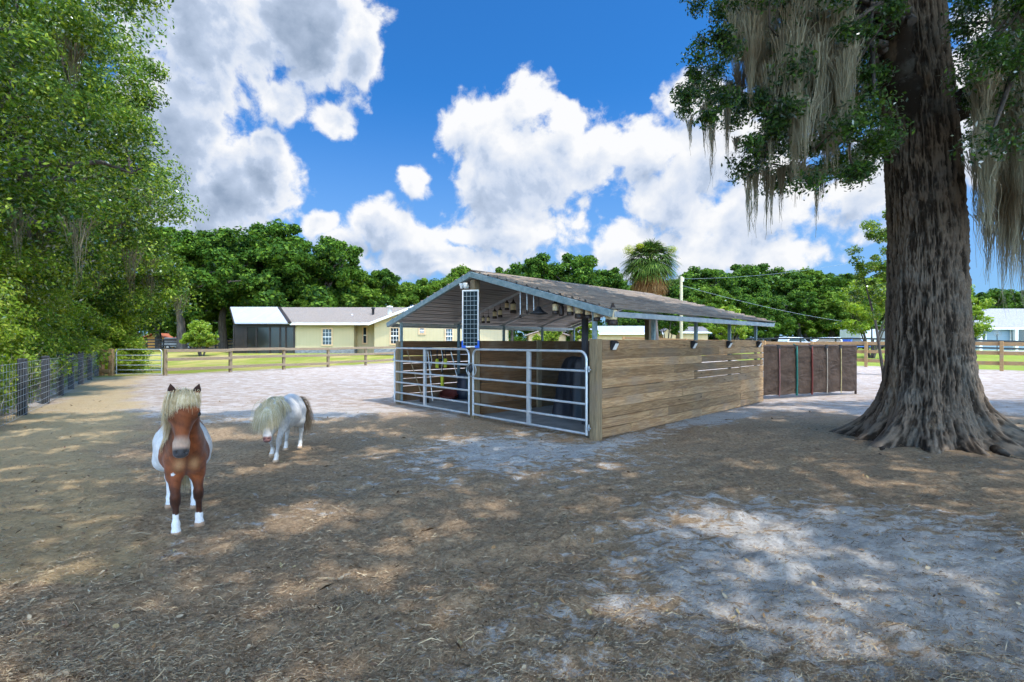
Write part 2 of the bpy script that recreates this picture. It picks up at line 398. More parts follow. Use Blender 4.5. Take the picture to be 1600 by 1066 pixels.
# the far paddock: trodden pale sand with a pink cast, litter in patches
sy = g.n('ShaderNodeSeparateXYZ'); g.set(sy.inputs[0], o)
far = g.ramp(sy.outputs[1], 8.5, 12)
farc = g.mix(g.ramp(nA, .40, .60), (.35, .255, .19), (.52, .44, .395))
farc = g.mix(g.ramp(g.noise(g.map(o, (1, 2.5, 1)), 9, 6, .75), .52, .68, 0, .75), farc, (.24, .175, .13))
farc = g.mix(g.ramp(nB, .58, .72, 0, .6), farc, (.20, .15, .10))
farc = g.mix(g.ramp(g.noise(g.map(o, (.5, 1.6, 1)), .5, 5, .65), .52, .68, 0, .55), farc, (.30, .21, .15))
col = g.mix(g.m('MULTIPLY', far, .92), col, farc)
stc = g.mix(nB, (.34, .24, .12), (.58, .43, .24))
col = g.mix(g.m('MULTIPLY', g.ramp(g.m('ADD', straw, g.m('MULTIPLY', nA, .5)), .4, .9), .85), col, stc)
gn = g.noise(g.map(o, (1, .35, 1)), .25, 5, .65)
gr = g.mix(g.ramp(gn, .40, .55), (.40, .32, .10), (.22, .25, .035))
gr = g.mix(g.ramp(g.noise(g.map(o, (.3, 1, 1)), .5, 4), .52, .66, 0, .6), gr, (.42, .30, .15))
gr = g.mix(g.ramp(sy.outputs[0], 6, 14, 0, .8), gr, g.mix(gn, (.14, .22, .02), (.32, .36, .06)))
gr = g.mix(g.ramp(nB, .3, .7, 0, .35), gr, (.12, .12, .03))
col = g.mix(grass, col, gr)
col = g.mix(g.m('MULTIPLY', clay, g.ramp(nP, .35, .6, .3, .9)), col, (.46, .25, .11))
g.set(b.inputs['Base Color'], col)
hh = g.m('ADD', g.m('ADD', g.m('MULTIPLY_ADD', nP, 1.6, g.m('MULTIPLY', nB, .6)), g.m('MULTIPLY', nC, .35)), g.m('MULTIPLY', nA, .9))
g.set(b.inputs['Normal'], g.bump(hh, 1.0, .045))
gnd = meshfast(np.stack([X, Y, Z], -1).reshape(-1, 3), q, 'ground', mg, None, True, {'sand': sA.ravel(), 'straw': stA.ravel(), 'grass': gA.ravel(), 'clay': np.exp(-(((X-.78)/.28)**2+((Y-7.42)/.16)**2)).ravel()})
tag(gnd, kind='structure')

# straw, twigs and fallen leaves lying on the ground
def litter_mat(name, stops, trans=0):
    m, g, b = NM(name, .8, 0, .25); r = g.n('ShaderNodeValToRGB'); g.set(r.inputs[0], g.isl()); cr = r.color_ramp; cr.interpolation = 'CONSTANT'
    for i, c in enumerate(stops):
        e = cr.elements[i] if i < 2 else cr.elements.new(i/len(stops))
        e.position = i/len(stops); e.color = (*c, 1)
    g.set(b.inputs['Base Color'], r.outputs[0]); return m
def scatter(n, ymin, ymax, p=1.0):
    y = (ymin**-p+rng.random(n)*(ymax**-p-ymin**-p))**(-1/p)
    x = (rng.random(n)*2-1)*(y*1.12+.35); return x, y
def straws(n, ymin, ymax, len0, w0, name, mat, grow=.0, curl=.25):
    x, y = scatter(n, ymin, ymax)
    s, st, gr = zones(x, y)
    keep = (rng.random(n) > np.clip(s*.75, 0, .55)) & (gr < .2)
    # nothing inside the barn
    u = (x-1.345)*.728+(y-7.47)*.685; v = -(x-1.345)*.685+(y-7.47)*.728
    keep &= ~((u > -.02) & (u < 7) & (v > -.05) & (v < 6.05))
    x, y = x[keep], y[keep]; n = len(x)
    a = rng.random(n)*math.pi*2; a = np.where(rng.random(n) < .5, .35+rng.normal(0, .5, n), a)
    ln = len0*(.35+rng.random(n)**2*1.6)*(1+grow*y); w = w0*(.6+rng.random(n)*.8)*(1+.16*y)
    d = np.stack([np.cos(a), np.sin(a), rng.normal(0, .16, n)], -1); sd_ = np.stack([-np.sin(a), np.cos(a), rng.normal(0, .35, n)], -1)
    c = np.stack([x, y, gzn(x, y)+.004+rng.random(n)*.012], -1)
    bend = sd_*(rng.normal(0, curl, n)*ln)[:, None]*.5+np.array([0, 0, 1.])*(rng.random(n)*.15*ln)[:, None]
    p0 = c-d*ln[:, None]/2; p2 = c+d*ln[:, None]/2; p1 = c+bend
    hw = sd_*w[:, None]/2
    V = np.stack([p0-hw*.6, p1-hw, p2-hw*.4, p2+hw*.4, p1+hw, p0+hw*.6], 1)
    return tag(quads(V, name, mat, k=6), kind='stuff')
ms = litter_mat('straw', [(.31, .22, .14), (.18, .12, .075), (.42, .31, .19), (.24, .17, .11), (.50, .39, .24), (.28, .20, .12), (.09, .06, .035), (.36, .28, .17), (.22, .15, .095), (.50, .42, .29)])
straws(210000, 1.55, 12, .024, .0018, 'straw_litter', ms)
straws(5000, 1.5, 9, .065, .0026, 'long_straw', ms, curl=.5)
# leaves
n = 2600; x, y = scatter(n, 1.5, 13); s, st, gr = zones(x, y); k = gr < .2
u = (x-1.345)*.728+(y-7.47)*.685; v = -(x-1.345)*.685+(y-7.47)*.728; k &= ~((u > -.02) & (u < 7) & (v > -.05) & (v < 6.05))
x, y = x[k], y[k]; n = len(x); a = rng.random(n)*6.28; ln = (.008+rng.random(n)**2*.012)*(1+.09*y)
d = np.stack([np.cos(a), np.sin(a), rng.normal(0, .3, n)], -1)*ln[:, None]; e = np.stack([-np.sin(a), np.cos(a), rng.normal(0, .5, n)], -1)*ln[:, None]*.42
c = np.stack([x, y, gzn(x, y)+.014], -1)
V = np.stack([c-d, c-d*.3-e, c+d*.4-e*.8, c+d, c+d*.4+e*.8, c-d*.3+e], 1)
tag(quads(V, 'fallen_leaves', litter_mat('dead_leaf', [(.22, .13, .06), (.14, .09, .05), (.34, .28, .19), (.11, .07, .045), (.24, .18, .11), (.26, .20, .13), (.18, .12, .07), (.28, .22, .11)]), k=6), kind='stuff')
# ================================================================ barn
BA = math.atan2(.685, .728); BO = np.array([1.345, 7.47, 0])
BW, BD, WT = 6.0, 6.78, 1.545
def B2W(p): return (np.asarray(p, float)@rotz(BA).T)+BO
def W2B(p): return (np.asarray(p, float)-BO)@rotz(BA)
barn = T('pony_barn', 'open sided pony shelter with low plank walls and brown corrugated gable roof', 'barn', BO, BA)
EV = 1.965; RG = 2.885; OV = .34; X0, X1 = -.12, 6.68
def roofz(y): return RG-(RG-EV)*abs(y-BW/2)/(BW/2+OV)
def plankwall(axis, fixed, a0, a1, thick, ztop, zbot, n, seed, splits, gaps=0., mat=None, lean=0, side=1, drop=0):
    r = np.random.default_rng(seed); mb = MB(); hgt = (ztop-zbot)/n
    for i in range(n):
        cuts = [a0]+sorted(a0+(a1-a0)*f for f in splits(r, i))+[a1]
        for j in range(len(cuts)-1):
            gp = gaps(r, i, j) if callable(gaps) else gaps
            z0 = zbot+i*hgt+gp/2+r.normal(0, .002); z1 = zbot+(i+1)*hgt-gp/2+r.normal(0, .002)
            l0, l1 = cuts[j]+.002, cuts[j+1]-.002; t = fixed+side*r.random()*.008
            c = ((l0+l1)/2, t, (z0+z1)/2) if axis == 'x' else (t, (l0+l1)/2, (z0+z1)/2)
            d = (l1-l0, thick, z1-z0) if axis == 'x' else (thick, l1-l0, z1-z0)
            mb.box(c, d)
    return mb
def sp_side(r, i):
    if i == 9: return [.08, .34, .62, .80] if False else [.45, .74]
    return {0: [.12, .5, .79], 1: [.3, .79], 2: [.5, .79], 3: [.38, .79], 4: [.62], 5: [.45, .79], 6: [.33, .79], 7: [.5, .79], 8: [.62, .79]}.get(i, [.5])
def gp_side(r, i, j):
    if i in (4, 5, 6, 7, 8) and j >= 1: return .022 if r.random() < .65 else .004
    return .005
mb = plankwall('x', -.045, .02, BD, .038, WT, .01, 10, 3, sp_side, gp_side)
mb.build('side_wall', M['planks_x'], barn, bevel=.004)
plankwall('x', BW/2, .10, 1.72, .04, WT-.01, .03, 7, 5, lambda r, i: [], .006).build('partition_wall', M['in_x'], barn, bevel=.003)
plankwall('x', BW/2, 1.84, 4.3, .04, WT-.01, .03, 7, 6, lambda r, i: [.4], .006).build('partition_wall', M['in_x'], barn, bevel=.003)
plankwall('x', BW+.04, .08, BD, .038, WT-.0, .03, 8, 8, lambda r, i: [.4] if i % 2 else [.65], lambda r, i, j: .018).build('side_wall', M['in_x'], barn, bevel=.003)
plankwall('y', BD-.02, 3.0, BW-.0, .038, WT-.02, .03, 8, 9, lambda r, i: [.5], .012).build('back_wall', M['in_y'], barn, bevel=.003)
# wooden posts
def post(x, y, z, w=.13, mat='post', nm='post', z0=-.05):
    MB().box((x, y, (z+z0)/2), (w, w, z-z0)).build(nm, M[mat], barn, bevel=.006)
post(-.05, .015, WT+.005, .14); post(-.045, 3.0, RG-.14, .14); post(-.03, 5.97, WT-.02, .13)
post(1.78, 3.0, WT+.0, .13); post(4.6, 3, WT, .13); post(6.45, 3.0, RG-.15, .14)
post(.75, .85, roofz(.85)-.10, .09, 'blackpaint')
# steel frames
FX = [-.05, 1.75, 3.4, 5.05, 6.62]
for i, x in enumerate(FX):
    for y in (.07, BW-.07):
        MB().box((x+(.05 if i == 0 else 0), y, (roofz(y)-.09)/2), (.062, .062, roofz(y)-.09)).build('steel_post', M['galv_blue'], barn, bevel=.006)
    if i:
        for sgn in (-1, 1):
            y = BW/2+sgn*(BW/2+.1)
            MB().bar((x, y, roofz(y)-.062), (x, BW/2+sgn*.0, roofz(BW/2)-.062), .058, .058).build('rafter', M['galv'], barn, bevel=.005)
for sgn in (-1, 1):   # front and rear barge tubes
    y = BW/2+sgn*(BW/2+OV)
    MB().bar((X0-.02, y, roofz(y)-.035), (X0-.02, BW/2, RG-.035), .085, .11).build('barge_tube', M['galv_blue'], barn, bevel=.008)
    MB().bar((X1+.02, y, roofz(y)-.035), (X1+.02, BW/2, RG-.035), .06, .09).build('barge_tube', M['galv_blue'], barn, bevel=.006)
    MB().bar((X0+.06, y-sgn*.015, roofz(y)-.045), (X1, y-sgn*.015, roofz(y)-.045), .05, .085).build('eave_tube', M['eave'] if 'eave' in M else M['galv'], barn, bevel=.005)
    yy = BW/2+sgn*(BW/2-.05)
    MB().bar((0, yy, roofz(yy)-.125), (X1, yy, roofz(yy)-.125), .06).build('header_tube', M['galv'], barn, bevel=.005)
# corrugated roof sheets: ribs run along the ridge
m, g, b = NM('weathered_roof_metal', .75, .1, .3)
o = g.obj(); st = g.map(o, (.35, 2.4, 1))
n1 = g.noise(st, 2.2, 6, .7); n2 = g.noise(g.map(o, (.8, 5, 1)), 5, 6, .75)
c = g.mix(g.ramp(n1, .3, .7), (.15, .11, .082), (.30, .235, .18))
c = g.mix(g.ramp(n2, .52, .70, 0, .5), c, (.40, .35, .30))
c = g.mix(g.ramp(g.noise(st, 4, 6, .8), .58, .70, 0, .55), c, (.07, .05, .04))
c = g.mix(g.ramp(g.noise(o, 1.1, 5, .7), .58, .68, 0, .6), c, (.38, .27, .19))
g.set(b.inputs['Base Color'], c); g.set(b.inputs['Normal'], g.bump(n2, .5, .01)); M['roof'] = m
M['roof_under'] = pmat('roof_underside', (.30, .285, .265), (.46, .44, .41), 3, .4, .45, .1, st=(.4, 2, 1), spots=((.26, .2, .15), 3, .62))
for sgn in (-1, 1):
    prof = []; span = BW/2+OV+.02; nr = 13
    for k in range(nr):
        a = k/nr; w = 1/nr
        for f, hgt in ((0, .030), (.13, .030), (.19, .0), (.52, .0), (.55, .009), (.60, .009), (.63, 0), (.95, 0)):
            prof.append((a+f*w, hgt))
    prof.append((1, .02))
    nxp = 14; xs = np.linspace(X0-.03, X1+.06, nxp); V = []
    for j, x in enumerate(xs):
        for f, hgt in prof:
            y = BW/2+sgn*f*span
            V.append((x, y, RG+.045-(RG-EV)*f*1.0+hgt-.012))
    npf = len(prof)
    Fs = [[j*npf+i, j*npf+i+1, (j+1)*npf+i+1, (j+1)*npf+i] if sgn < 0 else [j*npf+i, (j+1)*npf+i, (j+1)*npf+i+1, j*npf+i+1] for j in range(nxp-1) for i in range(npf-1)]
    ro = MB().add(V, Fs).build('roof', [M['roof'], M['roof_under']], barn)
    sm = ro.modifiers.new('solid', 'SOLIDIFY'); sm.thickness = .004; sm.offset = -1; sm.material_offset = 1
    # curled debris and litter caught on the ribs belongs to the weathered sheet
MB().add([(x, BW/2+dy, RG+.052-abs(dy)*.26) for x in (X0-.03, X1+.06) for dy in (-.13, 0, .13)], [[0, 3, 4, 1], [1, 4, 5, 2]]).build('ridge_cap', M['roof'], barn).modifiers.new('s', 'SOLIDIFY').thickness = .006
MB().box((BD/2, BW/2, .0), (BD-.1, BW-.15, .07)).build('floor_mat', M['concrete'], barn, bevel=.005)

def farm_gate(name, label, w, h, z0, stile, hinge, group=None, nr=6, par=None):
    """gate in local x 0..w, z z0..z0+h ; hinge side 0 or 1"""
    t = T(name, label, 'gate', (0, 0, 0), 0, group)
    r = .021; c = .13; P = []
    top = z0+h
    for a in np.linspace(0, 90, 7): P.append((c-c*math.cos(R(a)), 0, top-c+c*math.sin(R(a))))
    for a in np.linspace(90, 0, 7): P.append((w-c+c*math.cos(R(a)), 0, top-c+c*math.sin(R(a))))
    P = [(0, 0, z0)]+P+[(w, 0, z0)]
    MB().tube(P, r, 12).build('frame', M['gate'], t)
    fr = [0, .165, .36, .555, .76] if nr == 6 else np.linspace(0, .8, nr-1)
    for f in fr:
        z = z0+.02+f*(h-.02)
        MB().tube([(0.01, 0, z), (w-.01, 0, z)], r*.92, 12).build('rail', M['gate'], t)
    for s in stile:
        MB().box((s*w, -.012, z0+h/2), (.075, .055, h-.01)).build('stile', M['gate'], t, bevel=.006)
    for zz in (z0+.12, z0+h-.28):
        hx = w if hinge else 0; d = 1 if hinge else -1
        m = MB(); m.tube([(hx, 0, zz-.03), (hx, 0, zz+.03)], .03, 10); m.tube([(hx, 0, zz), (hx+d*.09, 0.02, zz)], .011, 8); m.tube([(hx+d*.045, .0, zz-.04), (hx+d*.045, .0, zz+.05)], .014, 8)
        m.build('hinge', M['galv'], t)
    return t
gr_ = farm_gate('farm_gate', 'galvanised tube gate closing the right bay of the shelter, beside the brown plank side wall', 2.80, 1.30, .06, [.452], 0, 'tube gates of the pony shelter')
# local x of the gate runs from the right corner towards the centre post (+v)
def place_gate(t, p0, ang, z=0):
    t.location = (p0[0], p0[1], z); t.rotation_euler = (0, 0, ang)
p = B2W((-.17, .10, 0)); place_gate(gr_, p, BA+math.pi/2)
gl_ = farm_gate('farm_gate', 'galvanised tube gate closing the left bay of the shelter, in front of the teal bin', 2.92, 1.30, .06, [.55], 1, 'tube gates of the pony shelter')
p = B2W((-.17, 3.03, 0)); place_gate(gl_, p, BA+math.pi/2)
# chain and latch
ch = MB(); pc = np.array(B2W((-.21, 2.93, .98)))
ang = np.linspace(0, 2*math.pi, 22)
vdir = np.array([-.685, .728, 0]); 
ch.tube([pc+vdir*.15*math.cos(a)-vdir*.02+np.array([0, 0, .13*math.sin(a)-.02]) for a in ang], .009, 6, cap=False)
ch.ball(pc+np.array([0, 0, -.0]), (.05, .05, .085), 12, 1)
tag(ch.build('gate_chain', [M['galv'], M['black']]), 'steel chain loop with black latch box tying the two shelter gates together', 'chain')

# solar panel on the centre post
sp_ = T('solar_panel', 'tall narrow white framed solar panel on the centre post of the shelter', 'solar panel', (-.808, 9.36, 0), R(76))
m, g, b = NM('solar_cells', .3, 0, .12); o = g.obj(); s = g.n('ShaderNodeSeparateXYZ'); g.set(s.inputs[0], o)
fy = g.m('FRACT', g.m('ADD', g.m('DIVIDE', s.outputs[1], .0765), .5)); fz = g.m('FRACT', g.m('DIVIDE', s.outputs[2], .0905))
ln = g.m('MAXIMUM', g.m('LESS_THAN', g.m('ABSOLUTE', g.m('SUBTRACT', fy, .5)), .035), g.m('LESS_THAN', g.m('ABSOLUTE', g.m('SUBTRACT', fz, .5)), .04))
g.set(b.inputs['Base Color'], g.mix(ln, g.mix(g.noise(o, 20, 2), (.006, .012, .016), (.010, .022, .026)), (.35, .40, .42))); M['cells'] = m
pw, pz0, pz1 = .315, 1.415, 2.51
MB().box((-.004, 0, (pz0+pz1)/2), (.012, pw-.03, pz1-pz0-.03)).build('cell_sheet', M['cells'], sp_)
f = MB()
for y in (-pw/2, pw/2): f.box((0, y, (pz0+pz1)/2), (.036, .022, pz1-pz0+.022))
for z in (pz0, pz1): f.box((0, 0, z), (.034, pw-.022, .022))
f.build('frame', M['white'], sp_, bevel=.002)
M['blue'] = pmat('blue_bracket', (.01, .10, .55), (.02, .14, .62), 6, .5)
for sy_ in (-1, 1):
    MB().box((0, sy_*(pw/2-.02), pz0-.004), (.05, .085, .05)).box((0, sy_*(pw/2+.005), pz0+.06), (.046, .03, .12)).build('corner_bracket', M['blue'], sp_, bevel=.004)
for zz_ in (pz1-.25, pz0+.25): MB().box((.06, 0, zz_), (.10, .05, .04)).build('mount', M['galv'], sp_, bevel=.003)
# floodlight at the apex
fl = T('flood_light', 'small twin head white flood light under the roof apex above the solar panel', 'flood light', B2W((-.14, 3.15, 2.62)), BA)
MB().box((0, 0, 0), (.05, .08, .08)).tube([(0, 0, 0), (-.06, .05, -.01)], .012, 8).tube([(0, 0, 0), (-.06, -.05, -.03)], .012, 8).build('bracket', M['white'], fl, bevel=.004)
for s_ in (-1, 1):
    MB().lathe([(.0, -.045), (.028, -.045), (.032, 0), (.052, .05), (.052, .06), (0, .052)], 16, (-.08, s_*.06, .0)).build('lamp_head', M['white'], fl)
# wall lights on the side wall
WL = ['nearest the gate', 'second from the gate', 'third from the gate', 'at the far end']
for i, x in enumerate((.27, 2.95, 4.6, 6.35)):
    if i == 0:
        wl = T('wall_light', '', 'wall light', (0, 0, 0), 0, 'solar wall lights along the plank wall')
        MB().poly([(-.055, 0, -.07), (-.055, -.02, -.085), (-.055, -.085, .045), (-.055, -.03, .07), (-.055, 0, .07)], (.11, 0, 0)).build('housing', M['black'], wl, bevel=.004)
        MB().poly([(-.042, -.032, -.073), (-.042, -.087, .022), (-.042, -.094, .020), (-.042, -.04, -.078)], (.084, 0, 0)).build('lens', M['white'], wl)
        w0 = wl
    else: wl = copy_tree(w0)
    wl.location = B2W((x, -.073, WT-.085)); wl.rotation_euler = (0, 0, BA)
    wl['label'] = 'small black wall light on the plank wall, '+WL[i]

# lanterns hanging under the roof
M['cream'] = pmat('cream_jar', (.62, .46, .24), (.80, .66, .42), 9, .35, spec=.5)
M['lantern_dark'] = pmat('dark_lantern_metal', (.022, .013, .01), (.05, .032, .024), 9, .5)
def lantern(kind):
    t = T('hanging_lantern', '', 'lantern', (0, 0, 0), 0, 'lanterns hung under the shelter roof')
    k = {'s': .8, 'm': 1, 'l': 1.35}[kind]
    MB().lathe([(0, .0), (.052*k, .0), (.056*k, .012), (.054*k, .055*k), (.046*k, .06*k)], 16, mi=0).build('base', M['lantern_dark'], t)
    MB().lathe([(.045*k, .06*k), (.05*k, .075*k), (.05*k, .165*k), (.042*k, .175*k)], 16).build('jar', M['cream'], t)
    MB().lathe([(.058*k, .170*k), (.056*k, .178*k), (.03*k, .20*k), (.016*k, .225*k), (.014*k, .245*k), (0, .25*k)], 16).build('cap', M['lantern_dark'], t)
    MB().tube([(0, 0, .245*k), (0, 0, .245*k+.5)], .004, 5).build('hook', M['lantern_dark'], t)
    return t
LN = {k: lantern(k) for k in 'sml'}; used = set()
PRI = {k: [c for c in LN[k].children if c.name.startswith('hook')][0].data.copy() for k in 'sml'}
def front(px):   # point on the front line seen at px
    X_ = (px-800)/F; t = (X_*9.655+.709)/(2.054+X_*2.185); return np.array([-.709+2.054*t, 9.655-2.185*t])
def rafter_left(px):
    a = B2W((1.75, BW+.1, 0))[:2]; b_ = B2W((1.75, 3, 0))[:2]; X_ = (px-800)/F
    d = b_-a; t = (X_*a[1]-a[0])/(d[0]-X_*d[1]); return a+d*t
LP = [(755, 505, 's', 1, 'pair nearest the solar panel, left one'), (763, 505, 's', 1, 'pair nearest the solar panel, right one'), (773, 498, 'm', 1, 'third to the right of the solar panel'), (781.5, 496, 'm', 1, 'fourth to the right of the solar panel'),
      (792, 485, 'm', 1, 'short one of the highest pair, right of the solar panel'), (802, 490, 'l', 1, 'tall one of the highest pair, right of the solar panel'),
      (868, 491, 'm', 0, 'leftmost of the row under the sloping blue barge tube'), (891, 493, 'm', 0, 'left of the black post, under the barge tube'), (905, 498, 'l', 0, 'large one just right of the black post'),
      (919, 498, 'm', 0, 'second right of the black post'), (932.5, 502, 'm', 0, 'just left of the near corner steel post'), (950, 504, 's', 0, 'small one just right of the near corner steel post')]
for px, py, kd, where, txt in LP:
    xy = rafter_left(px) if where else front(px)
    z = CH-(py-HY)/F*xy[1]
    t = LN[kd] if kd not in used else copy_tree(LN[kd]); used.add(kd)
    t.location = (*xy, z); t['label'] = 'cream and dark lantern, '+txt
    loc = W2B((*xy, 0)); top = roofz(np.clip(loc[1], -.3, 6.3))-.03
    hk = [c for c in t.children if c.name.startswith('hook')][0]
    kk = {'s': .8, 'm': 1, 'l': 1.35}[kd]
    hk.data = PRI[kd].copy()
    for v_ in hk.data.vertices:
        if v_.co.z > .245*kk+.3: v_.co.z = max(top-z, .255*kk)
p = B2W((-.02, -.28, 0)); t = copy_tree(LN['l']); z = 1.5+(535-508)/F*p[1]; t.location = (p[0], p[1], z); t['label'] = 'cream and dark lantern hung outside the wall under the near roof corner'
hk = [c for c in t.children if c.name.startswith('hook')][0]; hk.data = PRI['l'].copy()
for v_ in hk.data.vertices:
    if v_.co.z > .245*1.35+.3: v_.co.z = max(EV-.05-z, .34)
# other hanging things
def hang(px, py0, py1, name, label, cat, fn, xy=None):
    xy = front(px) if xy is None else xy
    t = T(name, label, cat, (*xy, CH-(py1-HY)/F*xy[1]), BA); fn(t, (py1-py0)/F*xy[1]); return t
def fn_bottle(t, h):
    MB().lathe([(0, 0), (.042, .005), (.046, .03), (.046, h*.45), (.03, h*.52), (.03, h*.55)], 14).build('body', M['lantern_dark'], t)
    MB().lathe([(.03, h*.55), (.055, h*.58), (.055, h*.78), (.02, h*.86), (.01, h*.95), (0, h)], 14).build('cap', M['black'], t)
hang(877, 463, 494, 'dark_lantern', 'all dark slim lantern under the barge tube', 'lantern', fn_bottle)
def fn_hat(t, h):
    MB().lathe([(0, .0), (.16, .0), (.165, .012), (.09, .05), (.05, .09), (.03, .13), (0, .14)], 18).build('shade', M['black'], t)
    MB().tube([(0, 0, .13), (0, 0, h)], .005, 5).build('cord', M['black'], t)
hang(842, 455, 491, 'pendant_shade', 'black wide conical pendant shade hung in the right bay', 'pendant lamp', fn_hat)
for px, a, b_, txt in ((813, 458, 497, 'left, longest'), (823.5, 462, 490, 'middle, thinnest'), (834, 457, 491, 'right, nearest the black pendant shade')):
    def fn_rod(t, h):
        MB().tube([(0, 0, 0), (0, 0, h+.1)], .011, 8).build('rod', M['galv'], t)
        MB().lathe([(0, 0), (.022, 0), (.024, .03), (.012, .06)], 10).build('end_cap', M['lantern_dark'], t)
    hang(px, a, b_, 'hanging_rod', 'thin grey rod hanging under the roof, '+txt+' of three', 'hanging rod', fn_rod)

# covered pile
def covered_pile():
    cx, cy, hx, hy, H = 2.25, 1.35, .95, .85, 1.16
    nx_, nz_ = 150, 60; V = []
    for k in range(nz_):
        f = k/(nz_-1)
        for i in range(nx_):
            a = 2*math.pi*i/nx_; ca, sa = math.cos(a), math.sin(a)
            p = 4.0; rr = (abs(ca)**p+abs(sa)**p)**(-1/p)
            s = f/.72 if f < .72 else 1
            top = 1 if f <= .72 else max(0, 1-(f-.72)/.28)
            z = H*(1-(1-s)**1.0) if f <= .72 else H+.03*math.sin(a*3)*(top)
            fold = .05*math.sin(a*9+2*math.sin(a*2)+s*2)*(1-s*.8)+.02*math.sin(a*23+s*5)*(1-s*.5)
            flare = 1+.13*(1-s)**2
            r_ = rr*flare*(.86 if f > .72 else 1-.14*s**6)*top+fold*top
            V.append((cx+hx*r_*ca, cy+hy*r_*sa, max(.04, z+.03*fbm(np.array(a*2), np.array(f*6), 3, 5)*4-.05)))
    Fs = [[k*nx_+i, k*nx_+(i+1) % nx_, (k+1)*nx_+(i+1) % nx_, (k+1)*nx_+i] for k in range(nz_-1) for i in range(nx_)]
    return MB().add(V, Fs, True).build('covered_pile', M['dark_tarp'])
o = covered_pile(); o.location = BO; o.rotation_euler = (0, 0, BA)
tag(o, 'bulky pile under a dark blue tarpaulin in the right bay of the shelter', 'covered pile')
# left bay things
bn = T('feed_bin', 'dark teal plastic bin standing in the left bay behind the gate', 'bin', B2W((1.35, 4.55, .035)), BA)
MB().lathe([(0, 0), (.27, 0), (.29, .03), (.34, .78), (.36, .80), (.33, .80), (.3, .05)], 28).build('body', M['teal'], bn)
MB().lathe([(.365, .79), (.37, .82), (.33, .86), (.1, .90), (0, .905)], 28).build('lid', M['teal'], bn)
b2 = T('barrel', 'low navy barrel standing beside the teal bin', 'barrel', B2W((1.6, 5.35, .035)), BA)
M['navy'] = pmat('navy_plastic', (.006, .010, .022), (.012, .02, .04), 5, .5)
MB().lathe([(0, 0), (.25, 0), (.27, .02), (.28, .2), (.265, .22), (.285, .4), (.27, .42), (.26, .62), (.24, .64), (0, .64)], 28).build('body', M['navy'], b2)
M['rust'] = pmat('dark_red_plastic', (.07, .01, .008), (.11, .02, .014), 5, .6)
tray = MB().lathe([(0, .02), (.2, .02), (.24, .10), (.26, .10), (.22, 0), (0, 0)], 24); tray = tray.build('feed_pan', M['rust'])
tray.location = B2W((1.2, 5.6, .10)); tray.rotation_euler = (R(18), 0, 0); tag(tray, 'dark red feed pan lying tilted behind the left end of the gate', 'feed pan')
# tools on the left wall: yellow handled
def tool(label, s, z, ln):
    t = T('scoop', label, 'scoop', B2W((s, BW-.12, z)), BA, 'yellow scoops hung on the left wall')
    MB().lathe([(0, 0), (.035, .005), (.045, .03), (.048, ln*.8), (.035, ln), (.0, ln+.01)], 14).build('scoop_body', M['yellow'], t)
    MB().tube([(0, 0, ln), (0, 0, ln+.22)], .012, 8).build('handle', M['black'], t)
tool('upper left yellow scoop hung on the left wall inside the shelter', 1.02, .83, .24)
tool('upper right yellow scoop hung on the left wall inside the shelter', 1.28, .83, .24)
tool('lower yellow scoop hung below the other two on the left wall', 1.18, .35, .30)
def leaner(name, label, a, b_, mat, head):
    t = T(name, label, 'stable tool', B2W(a), BA)
    d = np.array(b_)-np.array(a)
    MB().tube([(0, 0, 0), d], .014, 8).build('handle', M[mat], t)
    hb = MB()
    if head == 'rake':
        hb.box((d[0], d[1], d[2]), (.04, .34, .03))
        for k in np.linspace(-.16, .16, 9): hb.box((d[0]-.02, d[1]+k, d[2]-.05), (.01, .01, .09))
        hb.build('rake_head', M['black'], t)
    else:
        hb.box((0, 0, .06), (.07, .30, .12)).build('broom_head', M['lantern_dark'], t)
leaner('leaning_broom', 'broom with thin pale handle leaning behind the left end of the shelter gate', (.35, 5.45, .04), (.12, 5.86, 1.30), 'post', 'broom')
leaner('leaning_rake', 'white handled rake standing against the left wall, left of the yellow scoops', (.66, 5.55, .04), (.70, 5.84, 1.36), 'white', 'rake')
leaner('leaning_fork', 'white handled fork leaning just right of the yellow scoops', (1.55, 5.5, .04), (1.42, 5.86, 1.34), 'white', 'rake')
for s_, lb in ((.80, 'dark halter hung on the left wall above the rake'), (1.15, 'dark halter with pale rope hung above the yellow scoops')):
    t = T('halter', lb, 'halter', B2W((s_, BW-.06, 1.15)), BA, 'halters hung on the left wall')
    m = MB(); a = np.linspace(0, 2*math.pi, 20)
    m.tube([(.09*math.cos(k), -.02*math.sin(2*k), .19*math.sin(k)) for k in a], .014, 6, cap=False); m.tube([(.07*math.cos(k), -.03, .1*math.sin(k)-.2) for k in a], .014, 6, cap=False); m.build('strap', M['navy'], t)
    MB().tube([(.02, -.03, .15), (.06, -.05, -.1), (.01, -.05, -.35), (.05, -.05, -.48)], .010, 6).build('lead_rope', M['white'], t)

